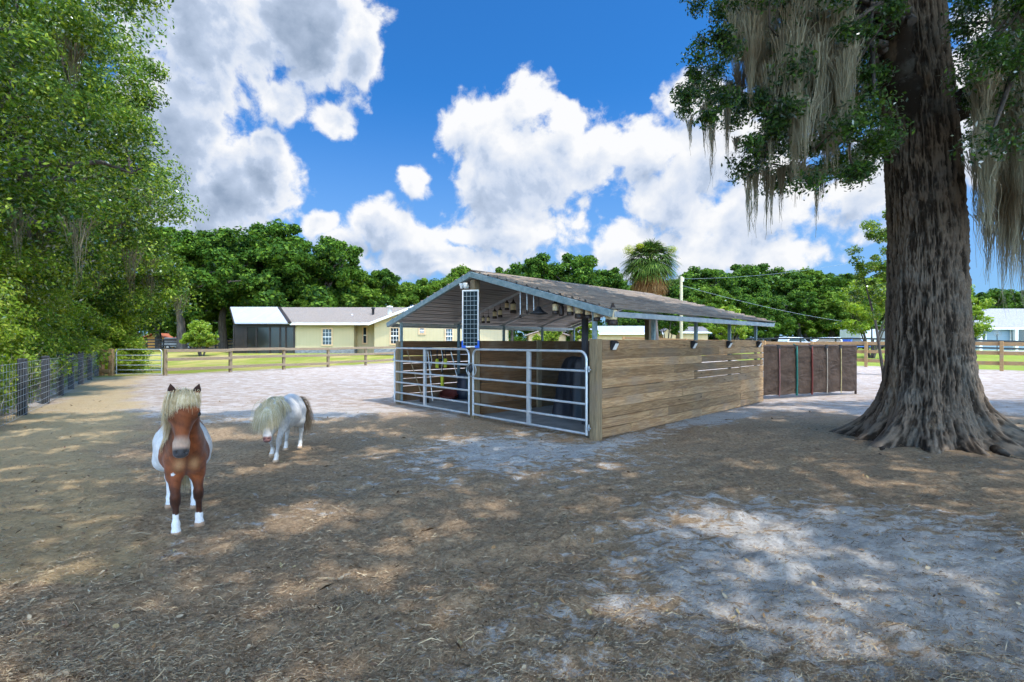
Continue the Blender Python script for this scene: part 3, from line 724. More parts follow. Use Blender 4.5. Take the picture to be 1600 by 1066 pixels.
# ================================================================ tarp covered panel by the barn's far corner
pa = np.array([6.58, 12.62, 0]); pb = np.array([9.98, 13.95, 0]); Lp = np.linalg.norm(pb-pa); an = math.atan2(pb[1]-pa[1], pb[0]-pa[0])
tp = T('tarp_covered_panel', 'fence panel wrapped in wrinkled brown tarpaulin with coloured straps, beyond the shelter', 'covered panel', pa, an)
hx = np.linspace(0, Lp, 300); hz_ = np.linspace(.10, 1.39, 120); Xp, Zp = np.meshgrid(hx, hz_)
straps = [.545, 1.19, 1.78, 2.38, 2.95]
wr = 0*Xp
r2 = np.random.default_rng(4)
anch = [(0, .1, 1), (.545, .1, 1), (1.19, .55, .6), (2.1, 1.1, -1.3), (2.38, .7, -1), (2.95, .9, -1), (Lp, .1, -1), (Lp, 1.2, -.6)]
for (ax_, az_, k) in anch:
    dx, dz = Xp-ax_, Zp-az_; ang_ = np.arctan2(dz, dx+1e-6); rr = np.hypot(dx, dz)
    wr += .0035*np.sin(ang_*15+ax_*7+2*np.sin(ang_*4))*np.exp(-rr*1.6)*np.clip(rr*5, 0, 1)
sgn_ = np.where(Xp > 1.6, 1, -1); ridg = 1-np.abs(2*fbm((Xp*.6-sgn_*Zp*-.5)*1.6+sgn_*9, (Zp+sgn_*Xp*.75)*4.2, 4, 60)-1)
wr += .4*(fbm(Xp*2.5+Zp*2, Zp*6-Xp*2, 4, 71)-.5)*.07+(ridg**2-.5)*.004*(.35+.65*np.clip(np.abs(Xp-1.5)/.7, 0, 1))+(fbm(Xp*5, Zp*5, 3, 66)-.5)*.02
for s_ in straps: wr -= .018*np.exp(-((Xp-s_)/.03)**2)
Yp = -.035+wr
V1 = np.stack([Xp, Yp, Zp+.012*np.sin(Xp*7)*(Zp < .2)], -1).reshape(-1, 3); V2 = np.stack([Xp, .06+0*Yp, Zp], -1).reshape(-1, 3)
nx_ = 300; ii, jj = np.meshgrid(np.arange(119), np.arange(299), indexing='ij')
q1 = np.stack([ii*nx_+jj, ii*nx_+jj+1, (ii+1)*nx_+jj+1, (ii+1)*nx_+jj], -1).reshape(-1, 4); n1_ = len(V1)
e1 = [[i, n1_+i, n1_+i+1, i+1] for i in range(299)]; tt = 119*300; e2 = [[tt+i, tt+i+1, n1_+tt+i+1, n1_+tt+i] for i in range(299)]
e3 = [[i*300, (i+1)*300, n1_+(i+1)*300, n1_+i*300] for i in range(119)]; e4 = [[i*300+299, n1_+i*300+299, n1_+(i+1)*300+299, (i+1)*300+299] for i in range(119)]
meshfast(np.concatenate([V1, V2]), np.concatenate([q1, q1[:, ::-1]+n1_, e1, e2, e3, e4]), 'tarpaulin', M['tarp'], tp, True)
M['pink'] = pmat('pink_strap', (.20, .09, .085), (.26, .12, .11), 5, .7); M['tealstrap'] = pmat('teal_strap', (.0, .09, .072), (.01, .12, .095), 5, .6)
M['redstrap'] = pmat('red_strap', (.12, .02, .014), (.16, .028, .02), 5, .7); M['cord'] = pmat('pale_cord', (.35, .30, .24), (.45, .38, .30), 5, .8); M['ycord'] = pmat('yellow_cord', (.40, .32, .14), (.5, .4, .2), 5, .8)
for s_, mt, w in zip(straps, ('pink', 'tealstrap', 'redstrap', 'cord', 'ycord'), (.03, .055, .045, .022, .024)):
    MB().tube([(s_, -.06, .06), (s_+.01, -.062, .5), (s_, -.064, 1.0), (s_, -.06, 1.38), (s_, .02, 1.44), (s_, .08, 1.36)], w/2, 8).build('strap', M[mt], tp)
    MB().tube([(s_, .0, 1.33), (s_, .0, 1.43)], .075, 12).build('clamp', M['black'], tp)
MB().tube([(-.0, 0, 1.39), (Lp, 0, 1.39)], .045, 12).build('top_roll', M['dark_tarp2'] if 'dark_tarp2' in M else M['tarp'], tp)
MB().tube([(-.03, -.03, -.05), (-.03, -.03, 1.37)], .022, 10).build('end_post', M['white'], tp)
MB().tube([(Lp+.01, 0, -.05), (Lp+.01, 0, 1.42)], .03, 10).build('end_post', M['tarp'], tp)
# ================================================================ fences
def rail_fence(name, label, pts, zr, rw, rt, mat, postw, ztop, base, face=-1, dirname=None):
    t = T(name, label, 'fence', (0, 0, 0))
    P = [np.array(p, float) for p in pts]
    for p in P:
        m = MB().box((0, 0, (ztop-.3)/2), (postw, postw, ztop+.3)).build('post', M[base], t, bevel=.012 if postw > .08 else 0)
        m.location = (p[0], p[1], float(gz(p[0], p[1]))); m.rotation_euler = (0, 0, math.atan2(P[1][1]-P[0][1], P[1][0]-P[0][0]))
    for a, b_ in zip(P[:-1], P[1:]):
        d = b_-a; L_ = np.linalg.norm(d); an_ = math.atan2(d[1], d[0]); nrm = np.array([d[1], -d[0]])/L_*face
        za, zb = float(gz(*a)), float(gz(*b_))
        for k, z in enumerate(zr):
            jit = rng.normal(0, .012)
            m = MB().bar((0, 0, 0), (L_, 0, zb-za+rng.normal(0, .014)), rt, rw).build('rail', M[mat], t, bevel=.006 if rw > .12 else 0)
            q_ = a+nrm*(-postw/2-rt/2-.002); m.location = (q_[0], q_[1], za+z+jit); m.rotation_euler = (0, 0, an_)
    return t
FD = np.array([.535, .844])
pl = [np.array([-15.6, 21.6])+FD*2.845*k for k in range(9)]
rail_fence('wooden_fence', 'weathered three rail wooden fence between the sandy paddock and the yellow house', pl, (1.12, .73, .27), .14, .045, 'rail_wood', .135, 1.20, 'post', -1)
c0 = np.array([21.3, 29.6]); dR = np.array([.68, -.73])
p0 = np.array([25.5, 25.0]); prn = [p0-dR*2.9*k for k in range(8, -3, -1)]
rail_fence('wooden_fence', 'tan three board wooden fence on the right, beyond the big oak', prn, (1.43, .93, .40), .20, .045, 'rail_tan', .15, 1.56, 'rail_tan', 1)
rail_fence('short_fence', 'short brown three rail fence section between the wire fence and the paddock gate', [(-18.35, 21.45), (-17.95, 21.5)], (1.08, .72, .25), .14, .045, 'rail_tan', .17, 1.20, 'rail_tan', -1)
gf = farm_gate('farm_gate', 'silver tube gate in the paddock corner between the wooden posts, far left', 2.0, 1.12, .06, [], 0, None)
gf.location = (-17.72, 21.5, 0); gf.rotation_euler = (0, 0, 0.02)
# wire fence with black posts along the left
wpts = [(-10.07, 9.87), (-11.42, 11.75), (-12.75, 13.55), (-14.1, 15.35), (-15.45, 17.2), (-16.8, 19.1), (-18.35, 21.2)]
d = np.array([1.33, -1.85]); wpts = [tuple(np.array(wpts[0])+d*k) for k in (4, 3, 2, 1)]+wpts
wf = T('wire_fence', 'woven wire fence on black posts along the left hedge of trees', 'fence', (0, 0, 0))
for p in wpts:
    m = MB().box((0, 0, .42), (.14, .14, 1.5)).build('post', M['blackpaint'], wf, bevel=.02); m.location = (p[0], p[1], 0); m.rotation_euler = (0, 0, math.atan2(1.85, -1.33))
M['wire'] = pmat('wire', (.38, .42, .45), (.5, .53, .55), 5, .5, .3)
wm = MB()
for a, b_ in zip(wpts[:-1], wpts[1:]):
    a = np.array(a); b_ = np.array(b_); dd = (b_-a)/np.linalg.norm(b_-a); nn = np.array([-dd[1], dd[0]])*-.085
    L_ = np.linalg.norm(b_-a)
    if nn[0]*1 < 0: nn = -nn
    for z in np.linspace(.06, 1.10, 9):
        wm.tube([(*(a+nn), z), (*((a+b_)/2+nn), z-.012+rng.normal(0, .006)), (*(b_+nn), z)], 0.0032, 4, cap=False)
    for s_ in np.arange(0, L_, .21):
        q_ = a+dd*s_+nn; wm.tube([(*q_, .06), (*(q_+dd*rng.normal(0, .008)), 1.10)], .0022, 3, cap=False)
wm.build('wire_mesh', M['wire'], wf)
# ================================================================ the yellow house
M['siding'] = None
m, g, b = NM('yellow_siding', .75, 0, .2); o = g.obj(); s = g.n('ShaderNodeSeparateXYZ'); g.set(s.inputs[0], o)
gx = g.m('FRACT', g.m('MULTIPLY', g.m('ADD', s.outputs[0], g.m('MULTIPLY', s.outputs[1], 1.0)), 3.3)); gl = g.ramp(g.m('ABSOLUTE', g.m('SUBTRACT', gx, .5)), .47, .5)
c = g.mix(g.noise(o, 1.2, 4), (.47, .40, .235), (.55, .465, .28)); g.set(b.inputs['Base Color'], g.mix(g.m('MULTIPLY', gl, .45), c, (.25, .24, .09))); g.set(b.inputs['Normal'], g.bump(g.m('SUBTRACT', 1., gl), .5, .02)); M['siding'] = m
M['trim'] = pmat('tan_trim', (.62, .42, .24), (.70, .50, .30), 3, .6, bump=.03)
M['whitetrim'] = pmat('white_trim', (.72, .70, .68), (.80, .78, .76), 3, .5, bump=.03)
M['shingle'] = pmat('grey_shingle', (.135, .105, .082), (.25, .20, .16), 9, .9, st=(1, 2.5, 1), bump=.7, bd=.03, spots=((.38, .34, .33), 30, .55))
M['white_roof'] = pmat('white_metal_roof', (.34, .35, .38), (.42, .43, .46), 1, .45, .1, st=(8, .3, .3), bump=.2)
M['screen'] = pmat('screen_bronze', (.022, .016, .013), (.038, .028, .023), 2, .5)
M['stone'] = pmat('grey_stone', (.12, .135, .15), (.27, .28, .30), 3, .8, st=(1, 1, 3), bump=.6, bd=.03)
M['glass'] = NM('window_glass', .06, 0, .9)[0]; M['glass'].node_tree.nodes['Principled BSDF'].inputs['Base Color'].default_value = (.02, .03, .04, 1)
M['porchglass'] = NM('screen_glass', .2, 0, .8)[0]; M['porchglass'].node_tree.nodes['Principled BSDF'].inputs['Base Color'].default_value = (.02, .018, .017, 1)
hs = T('house', 'long yellow single storey house with grey shingle roof, white porch roof and dark screened porch', 'house', (0, 0, 0))
ZB = .45
def PX(px, Y): return (px-800)/F*Y
def PZ(py, Y): return CH-(py-HY)/F*Y
def window(par, px0, px1, py0, py1, Y, muntin=True, arch=False, dark=None):
    x0, x1, z0, z1 = PX(px0, Y), PX(px1, Y), PZ(py1, Y), PZ(py0, Y); cx, cz = (x0+x1)/2, (z0+z1)/2; w, hh = x1-x0, z1-z0
    f = MB()
    for x in (x0, x1): f.box((x, Y-.03, cz), (.12, .06, hh+.12))
    for z in (z0, z1): f.box((cx, Y-.032, z), (w+.14, .06, .12))
    fr = f.build('window', M['trim'], par)
    MB().box((cx, Y-.012, cz), (w-.1, .02, hh-.1)).build('pane', M['glass'], fr)
    k = MB().box((cx, Y-.035, cz), (w-.12, .03, .09))
    if muntin:
        for fz in (-.25, .25): k.box((cx, Y-.032, cz+fz*hh), (w-.12, .02, .03))
        for fx in (-.17, .17): k.box((cx+fx*w, Y-.030, cz), (.03, .02, hh-.14))
    k.build('sash', M['whitetrim'], fr)
    return fr
YA, YB = 44.0, 40.6
xa0, xa1 = PX(461, YA), PX(553, YA)
xb0 = PX(585, YB)
EVZ = PZ(507, YA)
# wing A walls, recess, wing B
MB().box(((xa0+xa1)/2, YA+3.5, (ZB+.5+EVZ)/2), (xa1-xa0, 7, EVZ-ZB-.5)).build('wall', M['siding'], hs)
MB().box(((xa0+xa1)/2, YA+3.5, ZB+.25), (xa1-xa0+.06, 7.06, .5)).build('stone_base', M['stone'], hs)
MB().box(((xa1+xb0)/2+.5, YA+5, (ZB+EVZ)/2), (xb0-xa1+1.0, 8, EVZ-ZB-.02)).build('wall', M['siding'], hs)
xr = -6.0; hw = xr-xb0; EB = PZ(505, YB); rs = 1.46/3.78
w = MB().poly([(xb0, YB, ZB+.5), (xr+hw, YB, ZB+.5), (xr+hw, YB, EB), (xr, YB, EB+hw*rs), (xb0, YB, EB)], (0, 9, 0)); w.build('wall', M['siding'], hs)
MB().box((xr, YB+4.5, ZB+.25), (2*hw+.06, 9.06, .5)).build('stone_base', M['stone'], hs)
window(hs, 503.5, 519, 513.5, 539.5, YA); window(hs, 567, 573.5, 511, 537, YA+1, False)
window(hs, 610, 624, 512, 538, YB); window(hs, 655, 664, 512, 522, YB); window(hs, 696, 708, 513, 538, YB)
MB().add([(PX(617, YB)+.42*math.cos(a), YB-.02-d, PZ(511, YB)+.3*math.sin(a)) for d in (0, .03) for a in np.linspace(0, math.pi, 12)], [list(range(12)), list(range(23, 11, -1))]+[[i, i+12, i+13, i+1] for i in range(11)]).build('arch_pane', M['glass'], hs)
# roofs
RY, RZ = 48.4, PZ(482.5, 48.4)
x0r = PX(436, YA-.4)
def slab(P, off, mat, nm='roof'): return MB().poly(P, off).build(nm, M[mat], hs)
xA0 = PX(453, YA-.5); xA0r = PX(433.5, RY)
slab([(xA0, YA-.5, EVZ-.02), (-6, YA-.5, EVZ-.02), (-6, RY, RZ), (xA0r, RY, RZ)], (0, 0, .14), 'shingle')
slab([(xA0r, RY, RZ), (-6, RY, RZ), (-6, 53, EVZ), (xA0, 53, EVZ)], (0, 0, .14), 'shingle')
ov = .45
slab([(xb0-ov, YB-.4, EB-ov*rs), (xr, YB-.4, EB+hw*rs), (xr, 50, EB+hw*rs), (xb0-ov, 50, EB-ov*rs)], (0, 0, .15), 'shingle')
slab([(xr, YB-.4, EB+hw*rs), (xr+hw+ov, YB-.4, EB-ov*rs), (xr+hw+ov, 50, EB-ov*rs), (xr, 50, EB+hw*rs)], (0, 0, .15), 'shingle')
m = MB(); m.bar((xb0-ov, YB-.43, EB-ov*rs+.05), (xr, YB-.43, EB+hw*rs+.05), .04, .2); m.bar((xr+hw+ov, YB-.43, EB-ov*rs+.05), (xr, YB-.43, EB+hw*rs+.05), .04, .2)
m.box(((xA0+xb0-ov)/2, YA-.52, EVZ+.03), (xb0-ov-xA0, .05, .2)); m.build('fascia', M['whitetrim'], hs)
for px, Y, z, r_ in ((583, 46, PZ(485, 46), .12), (609, 44.5, PZ(483, 44.5), .2), (550, 45.5, PZ(495.5, 45.5), .05)):
    MB().lathe([(r_, -.5), (r_, .12), (r_*1.5, .14), (r_*1.4, .25), (0, .3)], 14, (PX(px, Y), Y, z)).build('roof_vent', M['whitetrim'] if px != 583 else M['blackpaint'], hs)
# porch
xp0 = PX(367, YA); xp1 = xa0
MB().box(((xp0+xp1)/2, YA+3.6, ZB+.08), (xp1-xp0, 7.2, .16)).build('porch_floor', M['stone'], hs)
MB().box(((xp0+xp1)/2, YA+6.9, (ZB+EVZ)/2), (xp1-xp0, .2, EVZ-ZB-.1)).build('wall', M['siding'], hs)
MB().box(((xp0+xp1)/2+.1, YA+.0, (ZB+EVZ)/2), (xp1-xp0-.2, .05, EVZ-ZB-.14)).build('screen', M['porchglass'], hs)
sc_ = MB()
for px in (365, 379, 400, 421, 437, 446, 459): sc_.box((PX(px, YA)+.06, YA-.04, (ZB+EVZ)/2), (.14, .08, EVZ-ZB-.1))
sc_.box(((xp0+xp1)/2, YA-.05, ZB+.5), (xp1-xp0, .07, .16)); sc_.box(((xp0+xp1)/2, YA-.05, EVZ-.16), (xp1-xp0+.1, .1, .24)); sc_.box((xp0+.6, YA-.05, (ZB+EVZ)/2), (1.1, .05, EVZ-ZB-.1))
sc_.box((xp0, YA+3.5, (ZB+EVZ)/2), (.1, 7, EVZ-ZB-.1)); sc_.build('porch_screen_frame', M['screen'], hs)
xw0, xw1 = PX(368, YA-.5), PX(452, YA-.6); xv0, xv1 = PX(357, RY-.3), PX(433, RY-.3)
slab([(xw0, YA-.65, EVZ+.02), (xw1, YA-.65, EVZ+.02), (xv1, RY, RZ+.06), (xv0, RY, RZ+.06)], (0, 0, .12), 'white_roof', 'porch_roof')
slab([(xv0, RY, RZ+.06), (xv1, RY, RZ+.06), (xw1, 52.6, EVZ), (xw0, 52.6, EVZ)], (0, 0, .12), 'white_roof', 'porch_roof')
MB().poly([(xw0+.02, YA-.6, EVZ+.0), (xv0+.02, RY, RZ), (xw0+.02, 52.5, EVZ)], (.08, 0, 0)).build('gable_end', M['trim'], hs)
MB().bar((xw0-.05, YA-.65, EVZ+.02), (xv0-.05, RY, RZ+.06), .06, .2).bar((xv1+.05, RY, RZ+.13), (xw1+.05, YA-.65, EVZ+.13), .3, .12).build('rake_trim', M['screen'], hs)
# ================================================================ other buildings
M['bluesiding'] = pmat('blue_siding', (.16, .23, .29), (.20, .28, .34), 1, .6, st=(.2, .2, 12), bump=.2)
M['bluetrim'] = M['whitetrim']
M['lightshingle'] = pmat('pale_shingle', (.19, .18, .19), (.29, .275, .285), 6, .9, bump=.5, bd=.03)
M['tanwall'] = pmat('tan_wall', (.50, .36, .20), (.58, .43, .26), 2, .7, bump=.1)
M['orange'] = pmat('orange_wall', (.58, .25, .05), (.66, .32, .08), 2, .7, bump=.1)
M['pinkroof'] = pmat('dusty_roof', (.30, .22, .20), (.42, .33, .30), 2, .9, st=(1, 4, 1), bump=.4)
M['rustroof'] = pmat('rust_roof', (.28, .07, .03), (.36, .11, .05), 2, .8)
M['greyroof'] = pmat('grey_roof', (.10, .09, .09), (.18, .16, .16), 2, .9)
def simple_house(name, label, x0, x1, Y, dep, zb, ze, zr, wall, roof, gable='x', wins=(), cols=(), ovh=.5):
    t = T(name, label, 'house' if 'shed' not in name else 'shed', ((x0+x1)/2, Y, zb)); w = x1-x0
    h1, h2 = ze-zb, zr-zb
    if gable == 'x':
        MB().poly([(-w/2, 0, -.5), (-w/2, dep, -.5), (-w/2, dep, h1), (-w/2, dep/2, h2-.1), (-w/2, 0, h1)], (w, 0, 0)).build('wall', M[wall], t)
        for a, b_ in (((0-ovh), dep/2), (dep+ovh, dep/2)):
            MB().poly([(-w/2-ovh, a, h1-.05), (w/2+ovh, a, h1-.05), (w/2+ovh, b_, h2), (-w/2-ovh, b_, h2)], (0, 0, .14)).build('roof', M[roof], t)
        MB().box((0, -ovh-.03, h1+.02), (w+2*ovh, .05, .22)).build('fascia', M['whitetrim'], t)
    else:
        MB().poly([(-w/2, 0, -.5), (w/2, 0, -.5), (w/2, 0, h1), (0, 0, h2-.1), (-w/2, 0, h1)], (0, dep, 0)).build('wall', M[wall], t)
        for sg in (-1, 1):
            MB().poly([(sg*(w/2+ovh), -ovh, h1-.1), (0, -ovh, h2), (0, dep, h2), (sg*(w/2+ovh), dep, h1-.1)], (0, 0, .14)).build('roof', M[roof], t)
    for (a, b_, c_, d_) in wins:
        fr = MB().box((a, -.05, c_), (b_, .08, d_)).build('window', M['whitetrim'], t); MB().box((a, -.10, c_), (b_-.25, .03, d_-.25)).build('pane', M['glass'], fr)
    for a in cols: MB().box((a, -.5, h1/2), (.35, .3, h1)).build('column', M['whitetrim'], t)
    return t
Yh = 60
simple_house('house', 'pale roofed blue house with white trim, behind the fence right of the big oak', PX(1492, Yh), PX(1760, Yh), Yh, 11, .5, PZ(514, Yh), PZ(484, Yh+5.5), 'bluesiding', 'lightshingle', 'x',
             wins=[(PX(1524, Yh)-PX(1626, Yh), 2.6, 1.9, 1.4), (PX(1604, Yh)-PX(1626, Yh), 4.2, 1.9, 1.6)], cols=[PX(1531, Yh-.5)-PX(1626, Yh), PX(1587, Yh-.5)-PX(1626, Yh)])
simple_house('house', 'white roofed tan house seen between the shelter roof and the plank wall', PX(905, 62), PX(1030, 62), 62, 10, .5, PZ(522, 62), PZ(511, 67), 'tanwall', 'white_roof')
simple_house('shed', 'small tan gabled shed seen under the roof, behind the many stemmed tree', PX(1036, 64), PX(1056, 64), 64, 5, .5, PZ(521, 64), PZ(511, 64), 'tanwall', 'greyroof', 'y')
simple_house('shed', 'low tan shed with grey roof seen right of the utility pole under the roof', PX(1063, 66), PX(1106, 66), 66, 6, .5, PZ(520, 66), PZ(512, 69), 'tanwall', 'greyroof')
simple_house('house', 'orange house with rusty red roof, far off between tree trunks at left', PX(222, 74), PX(262, 74), 74, 8, .5, PZ(530, 74), PZ(522, 74), 'orange', 'rustroof', 'y')
simple_house('house', 'long low house with dusty pink roof behind the black fence, far left', PX(266, 78), PX(345, 78), 78, 10, .5, PZ(535, 78), PZ(525, 83), 'tanwall', 'pinkroof')
simple_house('house', 'cream house with pale roof seen through the middle of the shelter', PX(826, 66), PX(884, 66), 66, 8, .5, PZ(524, 66), PZ(514, 66), 'tanwall', 'pinkroof', 'y')
# ================================================================ cars
M['carwhite'] = pmat('white_car_paint', (.68, .70, .74), (.72, .74, .78), 2, .25, spec=.6, bump=.0); M['carblue'] = pmat('blue_car_paint', (.03, .10, .36), (.05, .13, .42), 2, .25, spec=.6, bump=0)
M['cargrey'] = pmat('grey_car_paint', (.18, .21, .24), (.24, .27, .30), 2, .25, spec=.6, bump=0); M['rubber'] = pmat('tyre', (.012, .012, .012), (.025, .025, .025), 8, .9); M['rim'] = pmat('rim', (.4, .4, .42), (.5, .5, .52), 4, .3, .7)
def car(label, px, Y, paint, kind='suv', rz=0.):
    t = T('parked_car', label, 'car', (PX(px, Y), Y, float(gz(0, Y))), rz); L_, Wd = 4.5, 1.8
    body = [(-2.2, .35), (2.2, .35), (2.25, .8), (2.0, .98), (1.1, 1.05), (-2.15, 1.08), (-2.25, .7)]
    cab = [(1.15, 1.05), (.45, 1.62), (-1.9, 1.66), (-2.15, 1.08)] if kind == 'suv' else [(1.15, 1.05), (.5, 1.6), (-.5, 1.62), (-.75, 1.08)]
    MB().poly([(x, -Wd/2, z) for x, z in body], (0, Wd, 0)).poly([(x, -Wd/2+.1, z) for x, z in cab], (0, Wd-.2, 0)).build('body', M[paint], t, bevel=.06)
    g_ = [(1.0, 1.09), (.42, 1.52), (-1.8, 1.54), (-1.95, 1.12)] if kind == 'suv' else [(1.0, 1.09), (.45, 1.5), (-.42, 1.52), (-.6, 1.12)]
    MB().poly([(x, -Wd/2+.085, z) for x, z in g_], (0, Wd-.17, 0)).build('window', M['glass'], t)
    for x in (-1.4, 1.4):
        for y in (-.82, .82):
            w_ = MB().tube([(x, y-.11, .34), (x, y+.11, .34)], .34, 18).build('wheel', M['rubber'], t); MB().tube([(x, y-.115, .34), (x, y+.115, .34)], .19, 12).build('rim', M['rim'], w_)
    for y in (-.65, .65): MB().box((2.2, y, .8), (.1, .3, .14)).build('headlight', M['white'], t)
    return t
car('white car parked beyond the fence, just right of the shelter', 1243, 62, 'carwhite', 'suv', .3); car('silver grey car parked beyond the fence above the tarpaulin panel', 1284, 63, 'carwhite', 'suv', 2.9)
car('blue car parked beyond the fence, left of the white trailer', 1330, 64, 'carblue', 'pick', .1); car('dark car far behind the black fence at left, near the small bright tree', 285, 66, 'cargrey', 'suv', 0.)
tr = T('trailer', 'white box trailer behind the blue car, under the bright green tree', 'trailer', (PX(1340, 72), 72, .5)); MB().box((0, 0, 1.75), (2.3, 4.5, 2.3)).build('box', M['carwhite'], tr, bevel=.05)
for x in (-.95, .95): MB().tube([(x-.1, 0, .35), (x+.1, 0, .35)], .35, 16).build('wheel', M['rubber'], tr)
MB().box((0, 0, .5), (1.9, 4.4, .12)).build('chassis', M['blackpaint'], tr)
tr2 = copy_tree(tr); tr2.location = (PX(1387, 75), 75, .5); tr2['label'] = 'white box trailer partly hidden behind the left edge of the oak trunk'
# black board fences
def black_fence(label, a, b_, sp, zr=(1.33, .98, .60, .22)):
    a = np.array(a, float); b_ = np.array(b_, float); n_ = int(np.linalg.norm(b_-a)//sp); pts = [a+(b_-a)*k/n_ for k in range(n_+1)]
    rail_fence('black_fence', label, pts, zr, .14, .04, 'blackpaint', .13, 1.42, 'blackpaint', -1)
black_fence('black board fence running beyond the wooden fence on the right', (PX(1150, 47), 47), (PX(1640, 36.5), 36.5), 2.6, (1.36, .78))
black_fence('black board fence far behind the field at left, before the orange house', (PX(180, 64), 64), (PX(366, 58), 58), 2.8)
rd = tag(meshfast([(-5, 50, .508), (90, 50, .508), (90, 56, .508), (-5, 56, .508)], [[0, 1, 2, 3]], 'road', pmat('pale_road', (.36, .35, .33), (.46, .45, .43), .8, .9)), kind='structure')
# pinwheel ornament
pn = T('garden_ornament', 'round dark wire pinwheel on a thin pole before the blue house', 'garden ornament', (PX(1558, 44), 44, .5))
MB().tube([(0, 0, -.2), (0, 0, PZ(522, 44)-.5)], .03, 8).build('pole', M['blackpaint'], pn)
m = MB(); zc = PZ(521, 44)-.5; a = np.linspace(0, 2*math.pi, 26)
for r_ in (.34, .2): m.tube([(r_*math.cos(k), -.03, zc+r_*math.sin(k)) for k in a], .018, 5, cap=False)
for k in np.linspace(0, 2*math.pi, 15)[:-1]: m.bar((.05*math.cos(k), -.03, zc+.05*math.sin(k)), (.34*math.cos(k+.3), -.03, zc+.34*math.sin(k+.3)), .04, .012)
m.build('pinwheel', M['cargrey'], pn)
# utility pole and lines
up = T('utility_pole', 'pale wooden utility pole rising behind the shelter roof, right of the palm', 'utility pole', (PX(1064.5, 46), 46, .4))
MB().tube([(0, 0, -.5), (0.0, 0, PZ(432, 46)-.4)], [.16, .13], 12).build('shaft', M['rail_tan'] if 0 else pmat('pole_wood', (.45, .38, .24), (.58, .5, .34), 3, .8, st=(4, 4, .4)), up)
MB().box((.1, 0, PZ(437, 46)-.4), (.25, .2, .35)).build('fitting', M['white'], up)
def cable(label, p, q_, sag, r_=.016):
    t_ = np.linspace(0, 1, 24)[:, None]; P = np.array(p)*(1-t_)+np.array(q_)*t_; P[:, 2] -= sag*4*(t_*(1-t_))[:, 0]
    tag(MB().tube(P, r_, 6).build('power_line', M['cargrey']), label, 'power line')
top = at(1064.5, 436, 46)
cable('service cable sagging from behind the shelter roof across the far wood to the right', at(1064.5, 446, 46), at(1420, 512, 70), .8, .016)
cable('thin power line crossing the cloudy sky above the far wood at right', top, at(1460, 380, 52), .9, .011)
# ================================================================ vegetation
M['leaf_oak'] = leafmat('live_oak_leaf', (.024, .052, .016), (.045, .10, .02), (.11, .20, .03), .36)
M['leaf_left'] = leafmat('left_oak_leaf', (.036, .080, .009), (.095, .172, .012), (.36, .43, .05), .34, .7, .13)
M['leaf_bush'] = leafmat('bush_leaf', (.10, .17, .013), (.22, .31, .025), (.42, .46, .07), .40, .8, .11)
M['leaf_far'] = leafmat('far_oak_leaf', (.022, .056, .010), (.055, .115, .013), (.13, .21, .022), .24, .3, .05)
M['leaf_far2'] = leafmat('far_fresh_leaf', (.05, .105, .012), (.10, .17, .018), (.20, .27, .035), .28, .3, .05)
M['bark'] = pmat('grey_bark', (.045, .037, .031), (.12, .10, .085), 6, .95, bump=.8, st=(1, 1, .25), bd=.03)
m, g, b = NM('spanish_moss', .95, 0, .05); nt = m.node_tree
mc = g.mix(g.isl(), (.28, .255, .175), (.50, .465, .34)); mc = g.mix(g.ramp(g.noise(g.obj(), 1.1, 3), .48, .70), mc, (.24, .19, .12))
d = g.n('ShaderNodeBsdfDiffuse'); g.set(d.inputs[0], mc); t = g.n('ShaderNodeBsdfTranslucent'); g.set(t.inputs[0], mc); a = g.n('ShaderNodeMixShader'); a.inputs[0].default_value = .4
nt.links.new(d.outputs[0], a.inputs[1]); nt.links.new(t.outputs[0], a.inputs[2]); nt.links.new(a.outputs[0], nt.nodes['Material Output'].inputs[0]); nt.nodes.remove(b); M['moss'] = m
m2 = m.copy(); m2.name = 'brown_moss'; M['moss2'] = m2  # darker, browner moss colour for the left oaks
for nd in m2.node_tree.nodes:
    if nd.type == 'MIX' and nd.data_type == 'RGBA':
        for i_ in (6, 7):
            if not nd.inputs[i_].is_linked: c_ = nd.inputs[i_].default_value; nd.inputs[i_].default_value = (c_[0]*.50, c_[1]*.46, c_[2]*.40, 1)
def leafcloud(C, Rr, n_per, size, r, aspect=.45, up=.35, flat=.75, shell=.55):
    """C (m,3) clump centres, Rr radii -> quads (diamond leaves) spread through the clumps"""
    m = len(C); n_per = np.broadcast_to(n_per, (m,)).astype(int); idx = np.repeat(np.arange(m), n_per); n = len(idx)
    d = r.normal(size=(n, 3)); d /= np.linalg.norm(d, axis=1)[:, None]
    rad = Rr[idx]*(shell+(1-shell)*r.random(n))*np.where(r.random(n) < .3, r.random(n), 1)
    P = C[idx]+d*rad[:, None]*np.array([1, 1, flat])
    nrm = d*.7+np.array([0, 0, up])+r.normal(size=(n, 3))*.55; nrm /= np.linalg.norm(nrm, axis=1)[:, None]
    a = np.cross(nrm, r.normal(size=(n, 3))); a /= np.linalg.norm(a, axis=1)[:, None]; b_ = np.cross(nrm, a)
    s = size*(.6+r.random(n)*.8)[:, None]
    fold = nrm*s*.12
    return np.stack([P-a*s, P-b_*s*aspect+fold, P+a*s, P+b_*s*aspect+fold], 1)
